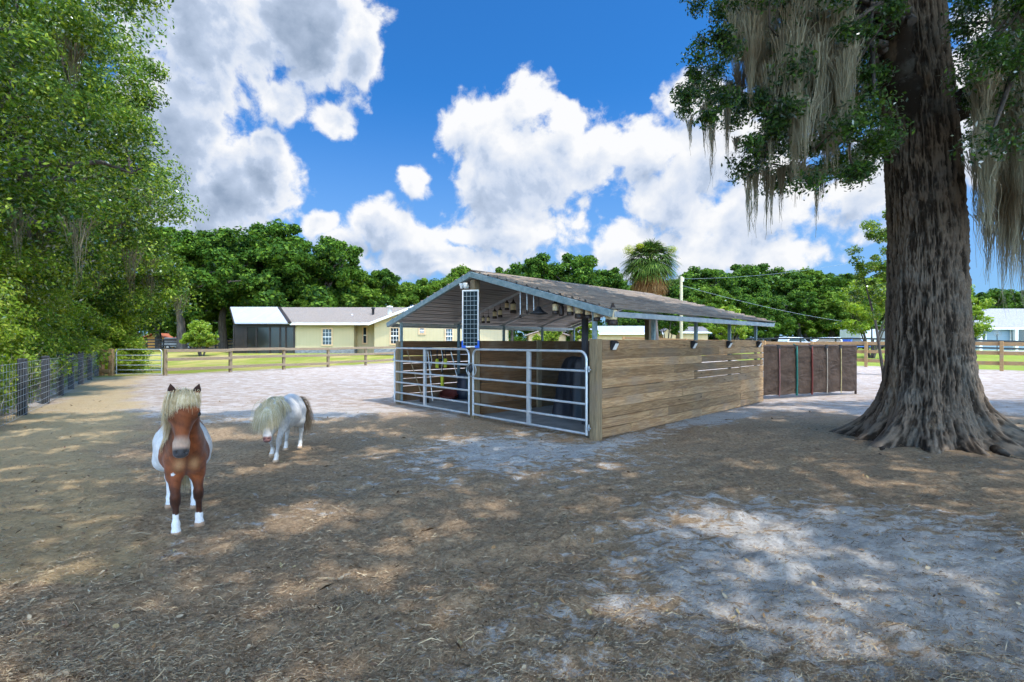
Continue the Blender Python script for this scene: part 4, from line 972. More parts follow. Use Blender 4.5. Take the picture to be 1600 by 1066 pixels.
def ellclumps(ells, n, r, cr, inner=.55, minz=None):
    out = []; rr = []
    vol = np.array([e[3]*e[4]*e[5] for e in ells])**(2/3); w = vol/vol.sum()
    for e, k in zip(ells, w):
        m = max(3, int(n*k)); d = r.normal(size=(m, 3)); d /= np.linalg.norm(d, axis=1)[:, None]
        f = inner+(1-inner)*r.random(m)**.6
        P = np.array(e[:3])+d*f[:, None]*np.array(e[3:6])
        out.append(P); rr.append(cr*(.55+r.random(m)*.9))
    C = np.concatenate(out); Rr = np.concatenate(rr)
    if minz is not None: k = C[:, 2] > minz; C, Rr = C[k], Rr[k]
    return C, Rr
def limbs(mb, base, C, r, n=14, r0=.25, wob=.6, rend=.02):
    base = np.array(base, float); pick = r.choice(len(C), min(n, len(C)), replace=False)
    for i in pick:
        q_ = C[i]; k = np.linspace(0, 1, 9)[:, None]; mid = base+(q_-base)*.5+np.array([0, 0, .12*np.linalg.norm(q_-base)])
        P = (1-k)**2*base+2*k*(1-k)*mid+k**2*q_; P[1:-1] += r.normal(size=(7, 3))*wob*.12*np.linalg.norm(q_-base)*.3
        mb.tube(P, np.linspace(r0*(.7+.5*r.random()), rend, 9), 7)
        for _ in range(2):
            j = r.integers(3, 8); near = C[np.argsort(np.linalg.norm(C-P[j], axis=1))[r.integers(1, 6)]]
            mb.tube([P[j], (P[j]+near)/2+r.normal(size=3)*.1, near], [r0*.3, r0*.18, rend*.7], 5)
def moss(anchors, r, nst=60, ln=.8, spread=.16, w=.006, seg=8):
    """hanging strands as narrow ribbons; anchors (m,4): x y z lengthscale"""
    V = []
    A = np.asarray(anchors, float); m = len(A); idx = np.repeat(np.arange(m), nst); n = len(idx)
    off = r.normal(size=(n, 3))*np.array([spread, spread, spread*.5]); rad = np.hypot(off[:, 0], off[:, 1])/spread
    L_ = ln*A[idx, 3]*np.clip(1.15-.42*rad, .15, 1.2)*(.45+.75*r.random(n))
    p0 = A[idx, :3]+off; ang = r.random(n)*math.pi; side = np.stack([np.cos(ang), np.sin(ang), 0*ang], 1)
    wv = r.normal(size=(n, 2))*.022; ph = r.random(n)*6.3; rows = []
    for k in range(seg+1):
        f = k/seg; ctr = p0+np.stack([-off[:, 0]*f*.6+wv[:, 0]*(np.sin(f*5+ph)+.45*np.sin(f*17+ph*2))*L_, -off[:, 1]*f*.6+wv[:, 1]*(np.sin(f*6+ph)+.45*np.cos(f*15+ph*3))*L_, -L_*f], 1)
        ww = w*(1.3-f)*(.5+r.random(n)); rows.append((ctr-side*ww[:, None], ctr+side*ww[:, None]))
    q_ = [np.stack([rows[k][0], rows[k][1], rows[k+1][1], rows[k+1][0]], 1) for k in range(seg)]
    Vv = np.stack([v for row in rows for v in row], 1)      # n, 2(seg+1), 3
    nv = 2*(seg+1); base = (np.arange(n)*nv)[:, None, None]
    f = np.array([[2*k, 2*k+1, 2*k+3, 2*k+2] for k in range(seg)])[None]
    return Vv.reshape(-1, 3), (base+f).reshape(-1, 4)
def mossobj(anch, r, par, mm='moss', **kw):
    V, Fq = moss(anch, r, **kw); return meshfast(V, Fq, 'hanging_moss', M[mm], par, False)
# ---------------------------------------------------------------- the big oak (right)
OC = np.array([6.42, 7.35]); oak = T('live_oak', 'huge dark barked live oak hung with Spanish moss, standing right of the shelter', 'tree', (0, 0, 0))
m, g, b = NM('furrowed_bark', .95, 0, .12); o = g.obj(); fu = g.attr('furrow')
n1 = g.noise(g.map(o, (1, 1, .6)), 9, 6, .7); n2 = g.noise(o, 2.2, 5, .65)
bc = g.mix(g.ramp(g.m('ADD', fu, g.m('MULTIPLY', g.m('SUBTRACT', n1, .5), .8)), .15, .85), (.030, .022, .016), (.165, .125, .092))
bc = g.mix(g.ramp(n2, .50, .68, 0, .35), bc, (.19, .18, .155)); bc = g.mix(g.ramp(g.noise(g.map(o, (1, 1, .3)), 3.3, 5, .6), .58, .68, 0, .4), bc, (.22, .15, .09))
bc = g.mix(g.ramp(g.noise(o, 28, 3, .6), .66, .72, 0, .35), bc, (.28, .29, .27))
g.set(b.inputs['Base Color'], bc); g.set(b.inputs['Normal'], g.bump(n1, .8, .02)); M['oakbark'] = m
nz, na = 620, 560
zz = np.concatenate([np.linspace(-.12, .6, 200), np.linspace(.603, 7.3, nz-200)]); th = np.linspace(R(95)-2*math.pi, R(95), na, endpoint=False)
TH, ZZ = np.meshgrid(th, zz)
cx = np.interp(zz, [-.1, 0, .9, 2.0, 3.2, 4.6, 6.0, 7.3], [6.42, 6.42, 6.46, 6.45, 6.43, 6.34, 6.20, 6.06])
rb = np.interp(zz, [-.1, 0, .25, .55, .9, 1.4, 2.0, 3.2, 4.6, 6.0, 7.3], [.86, .80, .68, .575, .52, .485, .46, .438, .415, .405, .41])
lob = np.zeros_like(TH)
# roots: (bearing, width, reach)
for an_, wd, re in ((R(205), .17, .55), (R(233), .13, .35), (R(262), .12, .28), (R(290), .14, .55), (R(318), .17, .95), (R(345), .2, .8), (R(25), .25, .5), (R(90), .25, .5), (R(150), .2, .4), (R(182), .13, .25)):
    da = (TH-an_+math.pi) % (2*math.pi)-math.pi
    lob += re*np.exp(-(da/wd)**2)*np.exp(-np.clip(ZZ, 0, 9)/(.16+.1*re))*1.0+.07*np.exp(-(da/(wd*1.2))**2)*np.exp(-np.clip(ZZ, 0, 9)/.9)
def pn(fq, zs, s, o=4):   # periodic noise round the trunk
    t = TH+.05*np.sin(ZZ*1.1+2)+.03*ZZ
    a = fbm(np.cos(t)*fq+50, np.sin(t)*fq+ZZ*zs+50, o, s); return a
rid = 1-np.abs(2*fbm(TH*9.55+.9*fbm(TH*3.2, ZZ*2.1, 3, 84), ZZ*2.3, 4, 82)-1)*2.6
rid2 = 1-np.abs(2*fbm(TH*23, ZZ*9, 3, 86)-1)*2.2
fur = np.clip(.62*np.clip(rid, 0, 1)+.38*np.clip(rid2, 0, 1), 0, 1)
big = (pn(1.3, .35, 90, 3)-.5)*.16
rad = rb[:, None]*(1+big)+lob*.95+fur*.055+(fbm(TH*30, ZZ*14, 2, 95)-.5)*.015
hollow = np.exp(-(((TH+R(145)))/.28)**2-((ZZ-5.35)/.55)**2)*.16; rad -= hollow
lobt = np.exp(-(((TH+R(162)))/.22)**2)*.06*np.clip((ZZ-3.2)/1.5, 0, 1); rad += lobt
sink = np.clip((rad-1.2)/.9, 0, 1)*np.exp(-np.clip(ZZ, 0, 1)/.3)*.05
Xt = cx[:, None]+rad*np.cos(TH); Yt = 7.45+rad*np.sin(TH); Zt = ZZ-sink+gzn(OC[0], OC[1]-1)*0
ii, jj = np.meshgrid(np.arange(nz-1), np.arange(na), indexing='ij')
qq = np.stack([ii*na+jj, ii*na+(jj+1) % na, (ii+1)*na+(jj+1) % na, (ii+1)*na+jj], -1).reshape(-1, 4)
V = np.stack([Xt, Yt, Zt], -1).reshape(-1, 3)
# seam of the bark noise sits at the back of the trunk
ca, sa = math.cos(R(90)), math.sin(R(90))
meshfast(V, qq, 'trunk', M['oakbark'], oak, True, {'furrow': fur.ravel()*np.clip(1-hollow.ravel()*5, .1, 1)})
r = np.random.default_rng(21)
# surface roots
for a0, a1, L_, rr in ((R(200), R(214), 1.0, .11), (R(322), R(300), 1.9, .10), (R(340), R(322), 1.6, .12), (R(285), R(272), .9, .08), (R(230), R(240), .6, .08)):
    k = np.linspace(0, 1, 14); an_ = a0+(a1-a0)*k; dist = .52+(L_+.25)*k
    P = np.stack([6.42+dist*np.cos(an_)+.05*np.sin(k*9), 7.45+dist*np.sin(an_)+.05*np.cos(k*7), .10*(1-k)**2-.06*k+.015*np.sin(k*8)], 1)
    MB().tube(P, rr*(1-.75*k)+.012*np.sin(k*20), 12).build('root', M['oakbark'], oak)
lb = MB()
LB = [[(6.32, 7.5, 4.6), (6.05, 7.35, 5.2), (5.78, 7.2, 5.8), (5.55, 7.05, 6.6), (4.6, 6.6, 7.8), (2.6, 6.0, 9.2)], [(6.6, 7.3, 5.0), (7.6, 7.0, 5.5), (8.8, 6.8, 5.9), (10.5, 6.4, 6.4), (12.5, 6, 7)],
      [(6.0, 7.45, 6.9), (5.4, 6.5, 8.4), (3.6, 4.4, 9.6), (1, 2.0, 10.3), (-2, 0, 10.5)], [(6.0, 7.4, 6.8), (6.6, 8.8, 8.5), (8.2, 10.5, 10), (10, 12, 11)], [(5.9, 7.5, 6.6), (4.2, 8.6, 7.6), (2.4, 8.6, 8.2), (1.2, 7.8, 8.6)],
      [(6.0, 7.3, 6.9), (6.8, 5.4, 8.8), (7.4, 2.6, 9.8), (7.6, -1.0, 10.3)]]
for P, r0 in zip(LB, (.27, .24, .34, .3, .2, .3)):
    P = np.array(P); k = np.linspace(0, 1, 26); kk = np.linspace(0, 1, len(P)); Q = np.stack([np.interp(k, kk, P[:, i]) for i in range(3)], 1)
    for _ in range(3): Q[1:-1] = (Q[:-2]+2*Q[1:-1]+Q[2:])/4
    Q[2:-1] += r.normal(size=(23, 3))*.03; MB().tube(Q, r0*(1-.8*k)*(.95+.12*r.random(26)), 18).build('limb', M['oakbark'], oak)
# the drooping part of the crown, left of the trunk: clumps along hanging boughs
def poly_clumps(poly, n, y0, y1, r, cr):
    P = np.array(poly, float); out = []; lo, hi = P.min(0), P.max(0)
    while len(out) < n:
        q_ = lo+(hi-lo)*r.random(2); ins = False; j = len(P)-1
        for i in range(len(P)):
            if (P[i, 1] > q_[1]) != (P[j, 1] > q_[1]) and q_[0] < (P[j, 0]-P[i, 0])*(q_[1]-P[i, 1])/(P[j, 1]-P[i, 1])+P[i, 0]: ins = not ins
            j = i
        if ins: out.append(at(q_[0], q_[1], y0+(y1-y0)*r.random()))
    return np.array(out), cr*(.6+.8*r.random(n))
lowL, rL = poly_clumps([(1075, -60), (1092, 60), (1070, 115), (1052, 165), (1075, 192), (1130, 190), (1150, 225), (1165, 285), (1215, 296), (1285, 288), (1372, 262), (1400, 100), (1400, -60)], 215, 5.6, 9.2, r, .25)
lowR, rR = poly_clumps([(1480, -60), (1500, 60), (1505, 150), (1510, 235), (1560, 250), (1640, 230), (1760, 250), (1760, -60)], 110, 5.4, 9.0, r, .28)
lowB, rB2 = poly_clumps([(1220, -40), (1400, -40), (1395, 230), (1330, 270), (1230, 250)], 60, 8.5, 10.5, r, .3)
low = np.concatenate([lowL, lowR, lowB]); rl = np.concatenate([rL, rR, rB2])
quads(leafcloud(low, rl, 330, .030, r, .42, .25, .8, .35), 'crown', M['leaf_oak'], oak)
# upper crown: overhead, above the picture; it throws the shade the ponies stand in
up_e = [(x_+3.2, y_-.2, z_, 3.3, 3.1, .9) for x_, y_, z_ in ((-8, 2, 10.4), (-7.5, 5, 10.9), (-3.5, 1.2, 10.6), (-3, 5.0, 10.8), (1, 0, 10.5), (1, 4.6, 10.6), (5, 1, 10.2), (5, 5, 10.4), (9, 1, 10.3), (9.3, 5, 10.2), (12, 8.3, 10.0), (7.5, 8.8, 10.8), (-8, -2, 10.2), (-2, -3, 10.3), (4, -3, 10.2), (9.5, -3, 10.2), (13.5, 3, 9.8), (3.2, 7.4, 10.9))]
ux, uy = -6.5+25*r.random(UPN), -7+18*r.random(UPN)
uk = (uy < np.where(ux > 4, 9.5, 6.9)+(fbm(ux*.5+9, uy*0+3, 2, 170)-.5)*2.5) & (fbm(ux*1.0+30, uy*1.0+30, 2, 172) > .27)
ux, uy = ux[uk], uy[uk]
UC = np.stack([ux, uy, 10.5+r.normal(size=len(ux))*.35-.012*((ux-6)**2+(uy-3)**2)*.6], 1); UR = .45*(.55+r.random(len(ux))*.9)
k = ~((UC[:, 2] < CH+.76*UC[:, 1]+.7) & (UC[:, 0] < .55*UC[:, 1]) & (UC[:, 1] > 0)); UC, UR = UC[k], UR[k]
quads(leafcloud(UC, UR, 100, .10, r, .45, .4, .5, .2), 'upper_crown', M['leaf_oak'], oak)
tw = MB()
for i in range(60):
    q_ = low[r.integers(len(low))]; s_ = low[np.argsort(np.linalg.norm(low-q_, axis=1))[r.integers(3, 12)]]
    tw.tube([q_, (q_+s_)/2+r.normal(size=3)*.08, s_], [.022, .014, .008], 5)
for i in r.choice(len(lowL), 16): 
    q_ = lowL[i]; s_ = np.array([5.5, 7.0, 6.2])+r.normal(size=3)*.2; tw.tube([s_, (q_+s_)/2+np.array([0, 0, .4])+r.normal(size=3)*.2, q_], [.06, .04, .012], 6)
for i in r.choice(len(lowR), 10):
    q_ = lowR[i]; s_ = np.array([8.0, 7.0, 5.7])+r.normal(size=3)*.2; tw.tube([s_, (q_+s_)/2+np.array([0, 0, .3])+r.normal(size=3)*.2, q_], [.06, .04, .012], 6)
limbs(tw, (4.5, 4.5, 9.2), UC, r, 26, .09, .5)
tw.build('branch', M['bark'], oak)
an = []
def mz(px0, px1, py0, py1, n, y0, y1, l0, l1):
    for _ in range(n):
        p_ = at(px0+(px1-px0)*r.random(), py0+(py1-py0)*r.random(), y0+(y1-y0)*r.random()); an.append((*p_, l0+(l1-l0)*r.random()))
mz(1165, 1328, -40, 110, 78, 5.8, 7.4, 1.0, 1.6); mz(1235, 1325, 60, 190, 36, 5.8, 7.0, .7, 1.3); mz(1140, 1200, 0, 120, 10, 6, 7.5, .6, 1.1)
mz(1528, 1720, 110, 260, 62, 6.0, 8.4, 1.1, 1.9); mz(1520, 1700, -40, 130, 22, 5.6, 8, .5, 1.1); mz(1535, 1690, 230, 330, 30, 6.4, 8.0, 1.1, 2.0)
mossobj(an, r, oak, nst=130, ln=.82, spread=.085, w=.0042)
an = []
for px, py, l in ((1100, 165, .75), (1113, 172, 1.0), (1108, 160, .8), (1136, 150, 1.15), (1138, 130, .9), (1078, 185, .4), (1170, 270, .95), (1180, 265, .9), (1198, 262, .95), (1205, 275, .7), (1221, 262, .8), (1236, 260, .4), (1250, 255, .45), (1276, 265, .75), (1284, 268, .5), (1190, 215, .7), (1262, 262, .3), (1306, 262, .3), (1150, 215, .3)):
    p_ = at(px, py, 6.6+r.random()*.8); an.append((*p_, l))
mossobj(an, r, oak, nst=55, ln=1.02, spread=.038, w=.0048, seg=8)

# ---------------------------------------------------------------- trees
def tree(name, label, cat, base, trunk, ells, ncl, cr, nleaf, lsize, lmat, seed, group=None, minz=None, mossn=0, mossl=1., nl=14, tr=.3, inner=.5, up=.35, mossw=.008, bark='bark', rz=0, aspect=.45):
    """trunk: list of points; ells: crown ellipsoids relative to base"""
    r = np.random.default_rng(seed); t = T(name, label, cat, base, rz, group)
    C, Rr = ellclumps(ells, ncl, r, cr, inner, minz)
    quads(leafcloud(C, Rr, nleaf, lsize, r, aspect, up), 'crown', M[lmat], t)
    mb = MB(); P = np.array(trunk, float); k = np.linspace(0, 1, 12); Q = np.stack([np.interp(k, np.linspace(0, 1, len(P)), P[:, i]) for i in range(3)], 1)
    mb.tube(Q, tr*(1.15-.6*k)+tr*.5*np.exp(-k*12), 12); limbs(mb, Q[-3], C, r, nl, tr*.45, .6); mb.build('trunk', M[bark], t)
    if mossn:
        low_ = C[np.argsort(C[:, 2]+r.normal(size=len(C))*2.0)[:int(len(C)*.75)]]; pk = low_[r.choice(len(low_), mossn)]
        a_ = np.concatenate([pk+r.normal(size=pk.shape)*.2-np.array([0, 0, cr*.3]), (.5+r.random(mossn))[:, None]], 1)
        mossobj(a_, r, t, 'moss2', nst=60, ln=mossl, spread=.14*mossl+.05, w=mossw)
    return t
g_l = 'live oaks along the wire fence'
tree('live_oak', 'tall mossy live oak at the left edge, nearest the camera', 'tree', (-14.2, 11.8, 0), [(0, 0, -.2), (.2, 0, 3), (.6, -.3, 6.5)],
     [(1.2, -1.4, 9.2, 3.9, 3.4, 3.6), (-.6, -2.4, 6.2, 3.6, 2.6, 3.0), (2.0, .6, 6.6, 2.3, 2.4, 2.4), (-2.5, 0, 8.5, 4, 4, 4), (4.0, -1.2, 10.3, 2.1, 2.3, 1.6), (0.5, 0.6, 4.6, 3.2, 2.4, 2.0)], 240, .86, 480, .058, 'leaf_left', 31, g_l, 2.2, 34, 1.1, 14, .38)
tree('live_oak', 'tall live oak behind the wire fence, its crown leaning out over the paddock', 'tree', (-17.8, 16.8, 0), [(0, 0, -.2), (-.1, 0, 3), (.4, -.3, 7)],
     [(.9, -.6, 8.4, 4.2, 3.6, 4.2), (2.5, .2, 7.8, 2.0, 2.8, 2.9), (1.2, -1, 5.0, 3.6, 3, 2.6), (-1, 0, 9.5, 4, 4, 4), (3.0, .3, 11.0, 2.1, 2.4, 2.4), (2.2, .2, 13.2, 2.2, 2.4, 2.2)], 240, .98, 480, .070, 'leaf_left', 32, g_l, 2.0, 30, 1.3, 14, .42)
tree('live_oak', 'leafy oak at the end of the wire fence, behind the short brown fence', 'tree', (-22.3, 24.0, 0), [(0, 0, -.2), (.2, 0, 3), (.4, -.3, 6)],
     [(1.8, 0, 6.2, 3.6, 3.5, 3.2), (2.8, .4, 4.4, 2.4, 2.8, 2.2), (.5, -.5, 4.4, 3.2, 3, 2.4), (1.5, 0, 9, 4.0, 3, 2.5)], 190, .95, 340, .085, 'leaf_left', 33, g_l, 1.4, 18, 1.5, 18, .45)
# shrubs in front of the wire fence trees
sh = [(-11.1, 8.6, 1.5, 1.6, 2.0, 'pale yellow green shrub spilling over the wire fence at the left picture edge'), (-12.5, 10.5, 2.1, 1.9, 2.5, 'bright yellow green shrub behind the first two black fence posts'),
      (-14.0, 12.5, 2.3, 2.1, 2.9, 'large bright shrub behind the third and fourth black fence posts'), (-15.8, 14.7, 2.2, 2.2, 2.9, 'bright green shrub behind the fifth black fence post'),
      (-17.6, 17.6, 2.2, 2.3, 2.9, 'loose green shrub behind the sixth black fence post'), (-19.6, 20.4, 1.5, 2.0, 2.2, 'green shrub behind the last black post of the wire fence'), (-19.6, 23.6, 1.4, 1.6, 1.9, 'bright shrub behind the short brown fence section')]
for i, (x, y, zc, rx, rz_, lab) in enumerate(sh):
    tree('shrub', lab, 'shrub', (x, y, 0), [(0, 0, -.1), (0, 0, .5), (.1, 0, 1)], [(0, 0, zc*.95, rx, 1.5, rz_), (.4, -.5, zc*.45, rx*.9, 1.0, zc*.75), (-.6, .2, zc*1.4, rx*.7, 1.1, rz_*.6)], 120, .40, 260, .036+.0012*y, 'leaf_bush', 50+i, 'shrubs along the wire fence', .1, 0, 1, 16, .06, .3, .3)
# twiggy undergrowth at the foot of the hedge
r = np.random.default_rng(91); C = []
for k in range(520):
    a = r.random()*1.25-.22; p_ = np.array([-10.07, 9.87])*(1-a)+np.array([-18.35, 21.2])*a-np.array([.8, .6])*(.35+r.random()*1.6); C.append((*p_, .1+r.random()**1.3*1.5))
C = np.array(C); tag(quads(leafcloud(C, .34*(.6+.8*r.random(len(C))), 130, .034, r, .4), 'undergrowth', M['leaf_bush']), 'low green growth and weeds behind the black posts of the wire fence', 'undergrowth', None, 'stuff')
tb = MB()
for k in range(420):
    a = r.random()*1.25-.22; p_ = np.array([-10.07, 9.87])*(1-a)+np.array([-18.35, 21.2])*a-np.array([.8, .6])*(.25+r.random()*.9); q_ = r.normal(size=3)*[.35, .35, .1]+[0, 0, .5+r.random()*.8]
    tb.tube([(*p_, -.05), (*(p_+q_[:2]*.4), q_[2]*.55), (*(p_+q_[:2]), q_[2])], [.009, .006, .003], 4, cap=False)
tag(tb.build('dry_twigs', pmat('dry_twig', (.22, .18, .14), (.38, .33, .27), 5, .9)), 'tangle of dry grey twigs behind the wire fence', 'twigs', None, 'stuff')
# ---- far trees: six unique crowns, copied
def fartree(seed, H, Wd, lmat, kind=0):
    r = np.random.default_rng(seed); e = []
    for k in range(15):
        a = r.random()*6.28; d_ = Wd*.5*r.random()**.6*(1 if k > 3 else .3); zc = H*(.38+.42*r.random()) if k > 3 else H*.78
        s_ = Wd*(.15+.12*r.random()); e.append((d_*math.cos(a), d_*math.sin(a), zc-d_*.25, s_, s_, s_*.75))
    return tree('oak_tree', '', 'tree', (0, 0, 0), [(0, 0, -.5), (r.normal()*.5, 0, H*.25), (r.normal()*.8, 0, H*.5)], e, 150, Wd*.062, 250, .20, lmat, seed+1, None, H*.1, 0, 1, 16, .45, .35, .5, aspect=.6)
FT = [fartree(200, 15, 13, 'leaf_far'), fartree(210, 16, 15, 'leaf_far'), fartree(220, 13, 12, 'leaf_far2'), fartree(230, 14, 16, 'leaf_far'), fartree(240, 12, 11, 'leaf_far2')]
usedf = set()
def putfar(v, px, Y, topy, label, group, sx=1.):
    H = (15, 16, 13, 14, 12)[v]; want = CH+(HY-topy)/F*Y-.5; s_ = want/(H*.93)
    t = FT[v] if v not in usedf else copy_tree(FT[v]); usedf.add(v)
    t.location = (PX(px, Y), Y, .3); t.scale = (s_*sx, s_*sx, s_); t.rotation_euler = (0, 0, rng.random()*6.28); t['label'] = label; t['group'] = group
gL, gR, gM = 'oaks behind the yellow house', 'oaks of the far wood on the right', 'oaks behind the shelter roof'
for a in ((0, 285, 52, 350, 'oak rising beside the left foreground trees, far left of the house'), (1, 350, 58, 356, 'tall oak behind the white porch roof, left one'), (0, 405, 62, 362, 'tall oak above the white porch roof, right one'),
          (3, 452, 64, 358, 'highest round crowned oak behind the shingle roof of the house'), (1, 500, 66, 372, 'dark oak behind the shingle roof, right of the highest one'), (2, 545, 70, 410, 'fresh green oak above the middle of the house roof'),
          (0, 590, 74, 416, 'oak above the right half of the house roof'), (4, 640, 76, 434, 'oak above the gable wing of the house'), (3, 675, 80, 440, 'low oak just left of the shelter roof'),
          (4, 470, 58, 462, 'low bright tree right behind the house roof ridge'), (2, 250, 68, 420, 'fresh green oak behind the paddock gate'), (4, 320, 66, 440, 'lower bright oak left of the porch'), (0, 210, 80, 400, 'dark oak far behind the paddock gate'), (3, 560, 66, 452, 'low bright oak behind the house, right of centre'),
          (1, 150, 60, 380, 'oak behind the end of the wire fence'), (3, 390, 78, 400, 'dark oak filling behind the porch oaks'), (1, 270, 84, 430, 'far dark oak behind the small bright garden tree')): putfar(*a, gL, 1.0)
for a in ((2, 724, 70, 416, 'small oak peeping above the shelter roof apex'), (0, 788, 82, 416, 'oak above the shelter roof, just right of its apex'), (1, 860, 84, 398, 'tallest oak above the middle of the shelter roof'), (3, 905, 84, 396, 'broad oak above the shelter roof, second left of the palm'),
          (0, 950, 86, 416, 'oak beside the left of the palm'), (1, 800, 70, 455, 'dark oak seen through the open middle of the shelter'), (4, 880, 72, 462, 'oak seen through the right bay of the shelter'), (3, 740, 90, 440, 'far oak behind the roof apex')): putfar(*a, gM)
wood = [(1, 1075, 88, 418), (0, 1120, 96, 416), (3, 1165, 100, 412), (1, 1215, 102, 418), (2, 1262, 100, 420), (0, 1305, 98, 425), (1, 1350, 96, 430), (3, 1395, 94, 432), (0, 1440, 96, 430), (2, 1100, 80, 448), (3, 1150, 84, 452), (1, 1200, 84, 455), (0, 1250, 86, 450), (4, 1300, 84, 452), (1, 1345, 82, 455), (3, 1030, 84, 440), (0, 1500, 98, 450), (1, 1550, 100, 452), (3, 1600, 100, 455), (2, 1660, 100, 450), (4, 1050, 76, 470), (0, 1400, 84, 470), (1, 1000, 78, 450)]
for i, (v, px, Y, ty) in enumerate(wood):
    where = ('back row' if Y > 87 else 'front row'); ref = 'beside the palm' if px < 1090 else 'above the plank wall end' if px < 1190 else 'above the tarpaulin panel' if px < 1330 else 'left of the oak trunk' if px < 1420 else 'right of the big oak trunk'
    putfar(v, px, Y, ty, f'oak of the far wood, {where}, {ref}, number {i+1} from its left' if 0 else f'oak of the far wood, {where}, {ref}', gR+' '+ref+' '+where, 1.1)
# dark mass of wood closing the gaps low down
r = np.random.default_rng(77); C = []
for px in np.arange(-200, 1850, 9): 
    Y = 104+r.random()*8; C.append((PX(px, Y), Y, .8+r.random()*7.5)); C.append((PX(px, Y), Y-1, .6+r.random()*4))
C = np.array(C); tag(quads(leafcloud(C, 2.2*(.7+.6*r.random(len(C))), 210, .30, r, .6), 'far_undergrowth', M['leaf_far']), 'dark undergrowth filling the foot of the far woods', 'undergrowth', None, 'stuff')
# small garden trees
def smalltree(label, px, Y, topy, wpx, seed, lmat='leaf_bush', stems=5, low=.3):
    H = CH+(HY-topy)/F*Y-.45; w = wpx/F*Y/2; r = np.random.default_rng(seed); t = T('small_tree', label, 'tree', (PX(px, Y), Y, float(gz(0, Y))))
    e = [(0, 0, H*.68, w*.8, w*.7, H*.28), (w*.3, 0, H*.5, w*.7, w*.6, H*.2), (-w*.35, 0, H*.48, w*.6, w*.6, H*.18), (0, 0, H*.85, w*.45, w*.45, H*.14)]
    C, Rr = ellclumps(e, 70, r, w*.17, .4); quads(leafcloud(C, Rr, 170, .0022*Y+.01, r, .5), 'crown', M[lmat], t)
    mb = MB()
    for k in range(stems):
        a = k*2.4; mb.tube([(.08*math.cos(a), .08*math.sin(a), -.2), (.25*w*math.cos(a), .25*w*math.sin(a), H*.3), (.6*w*math.cos(a), .6*w*math.sin(a), H*.62)], [.07, .05, .02], 7)
    mb.build('trunk', M['bark'], t); return t
smalltree('small bright green garden tree in the field left of the porch', 315, 40, 500, 62, 301); smalltree('small bright green tree standing just behind the right end of the shelter', 1140, 42, 478, 66, 302)
smalltree('bright yellow green tree beyond the fence, left of the oak trunk', 1362, 38, 425, 108, 303, stems=7); smalltree('green tree beyond the fence, hidden partly by the right side of the oak trunk', 1500, 40, 445, 90, 304)
smalltree('many stemmed grey tree seen under the shelter roof, left of the utility pole', 1042, 50, 462, 60, 305, 'leaf_far', 7)
smalltree('bright sapling seen through the right bay of the shelter', 915, 46, 485, 50, 306); smalltree('low bright shrub seen between the white roofed house and the fence, in the shelter', 860, 50, 500, 60, 307, 'leaf_bush')
smalltree('small tree behind the big oak trunk whose twigs show left of the trunk', 1385, 22, 290, 110, 309, 'leaf_left', 4)
# ---------------------------------------------------------------- cabbage palm
pY = 30.; pc_ = at(1012, 415, pY); pal = T('cabbage_palm', 'cabbage palm with shaggy brown skirt of dead fronds behind the shelter roof', 'palm tree', (pc_[0], pY, 0)); r = np.random.default_rng(5)
hz0 = pc_[2]-.1
k = np.linspace(0, 1, 20); MB().tube(np.stack([.5*(1-k)+.1, 0*k, -.2+(hz0+.2)*k], 1), .24+.05*np.sin(k*40)*(k > .6)+.04*np.exp(-k*9), 14).build('trunk', M['bark'], pal)
M['palm'] = leafmat('palm_frond', (.03, .06, .012), (.065, .12, .02), (.16, .22, .04), .2, 1.5, .04); M['palm_dead'] = leafmat('dead_frond', (.20, .10, .035), (.32, .18, .07), (.42, .27, .12), .2, 1.5, .05)
M['palm_flower'] = leafmat('palm_flower', (.22, .24, .02), (.32, .34, .03), (.42, .42, .05), .3, 1.5, .02)
def fan(c, d, L_, wid, droop, n, r, out):
    d = d/np.linalg.norm(d); s_ = np.cross(d, (0, 0, 1.)); s_ /= np.linalg.norm(s_)+1e-6; u = np.cross(s_, d)
    for i in range(n):
        a = (i/(n-1)-.5)*wid+r.normal()*.04; dd = d*math.cos(a)+s_*math.sin(a)+u*r.normal()*.06; l = L_*(.75+.25*math.cos(a))*(.85+.3*r.random())
        P = [c+dd*l*t-np.array([0, 0, droop*l*t**2.2]) for t in (0, .45, .8, 1)]; w_ = np.cross(dd, u); w_ = w_/np.linalg.norm(w_)*.034
        for j in range(3): out.append([P[j]-w_*(1.1-.3*j), P[j]+w_*(1.1-.3*j), P[j+1]+w_*(.8-.38*j), P[j+1]-w_*(.8-.38*j)])
gr_o, de_o, st_ = [], [], MB()
for i in range(84):
    a = i*2.4; f = i/84; el = R(84-92*f+r.normal()*7); d_ = np.array([math.cos(a)*math.cos(el), math.sin(a)*math.cos(el), math.sin(el)]); pl_ = .85+.25*r.random(); c_ = np.array([.1, 0, hz0+.1])
    tip = c_+d_*pl_-np.array([0, 0, .12*f]); st_.tube([c_, (c_+tip)/2+np.array([0, 0, .05]), tip], [.025, .018, .014], 5); fan(tip, d_-np.array([0, 0, .25+f*.5]), 1.0, 2.4, .42, 24, r, gr_o)
for i in range(90):
    a = i*2.4; el = R(-22-60*(i/90)+r.normal()*8); d_ = np.array([math.cos(a)*math.cos(el), math.sin(a)*math.cos(el), math.sin(el)]); c_ = np.array([.1, 0, hz0-.1-.35*(i/90)]); tip = c_+d_*.75; fan(tip, d_-np.array([0, 0, .9]), .95, 1.5, .3, 16, r, de_o)
quads(np.array(gr_o), 'fronds', M['palm'], pal); quads(np.array(de_o), 'dead_fronds', M['palm_dead'], pal); st_.build('stalks', M['palm'], pal)
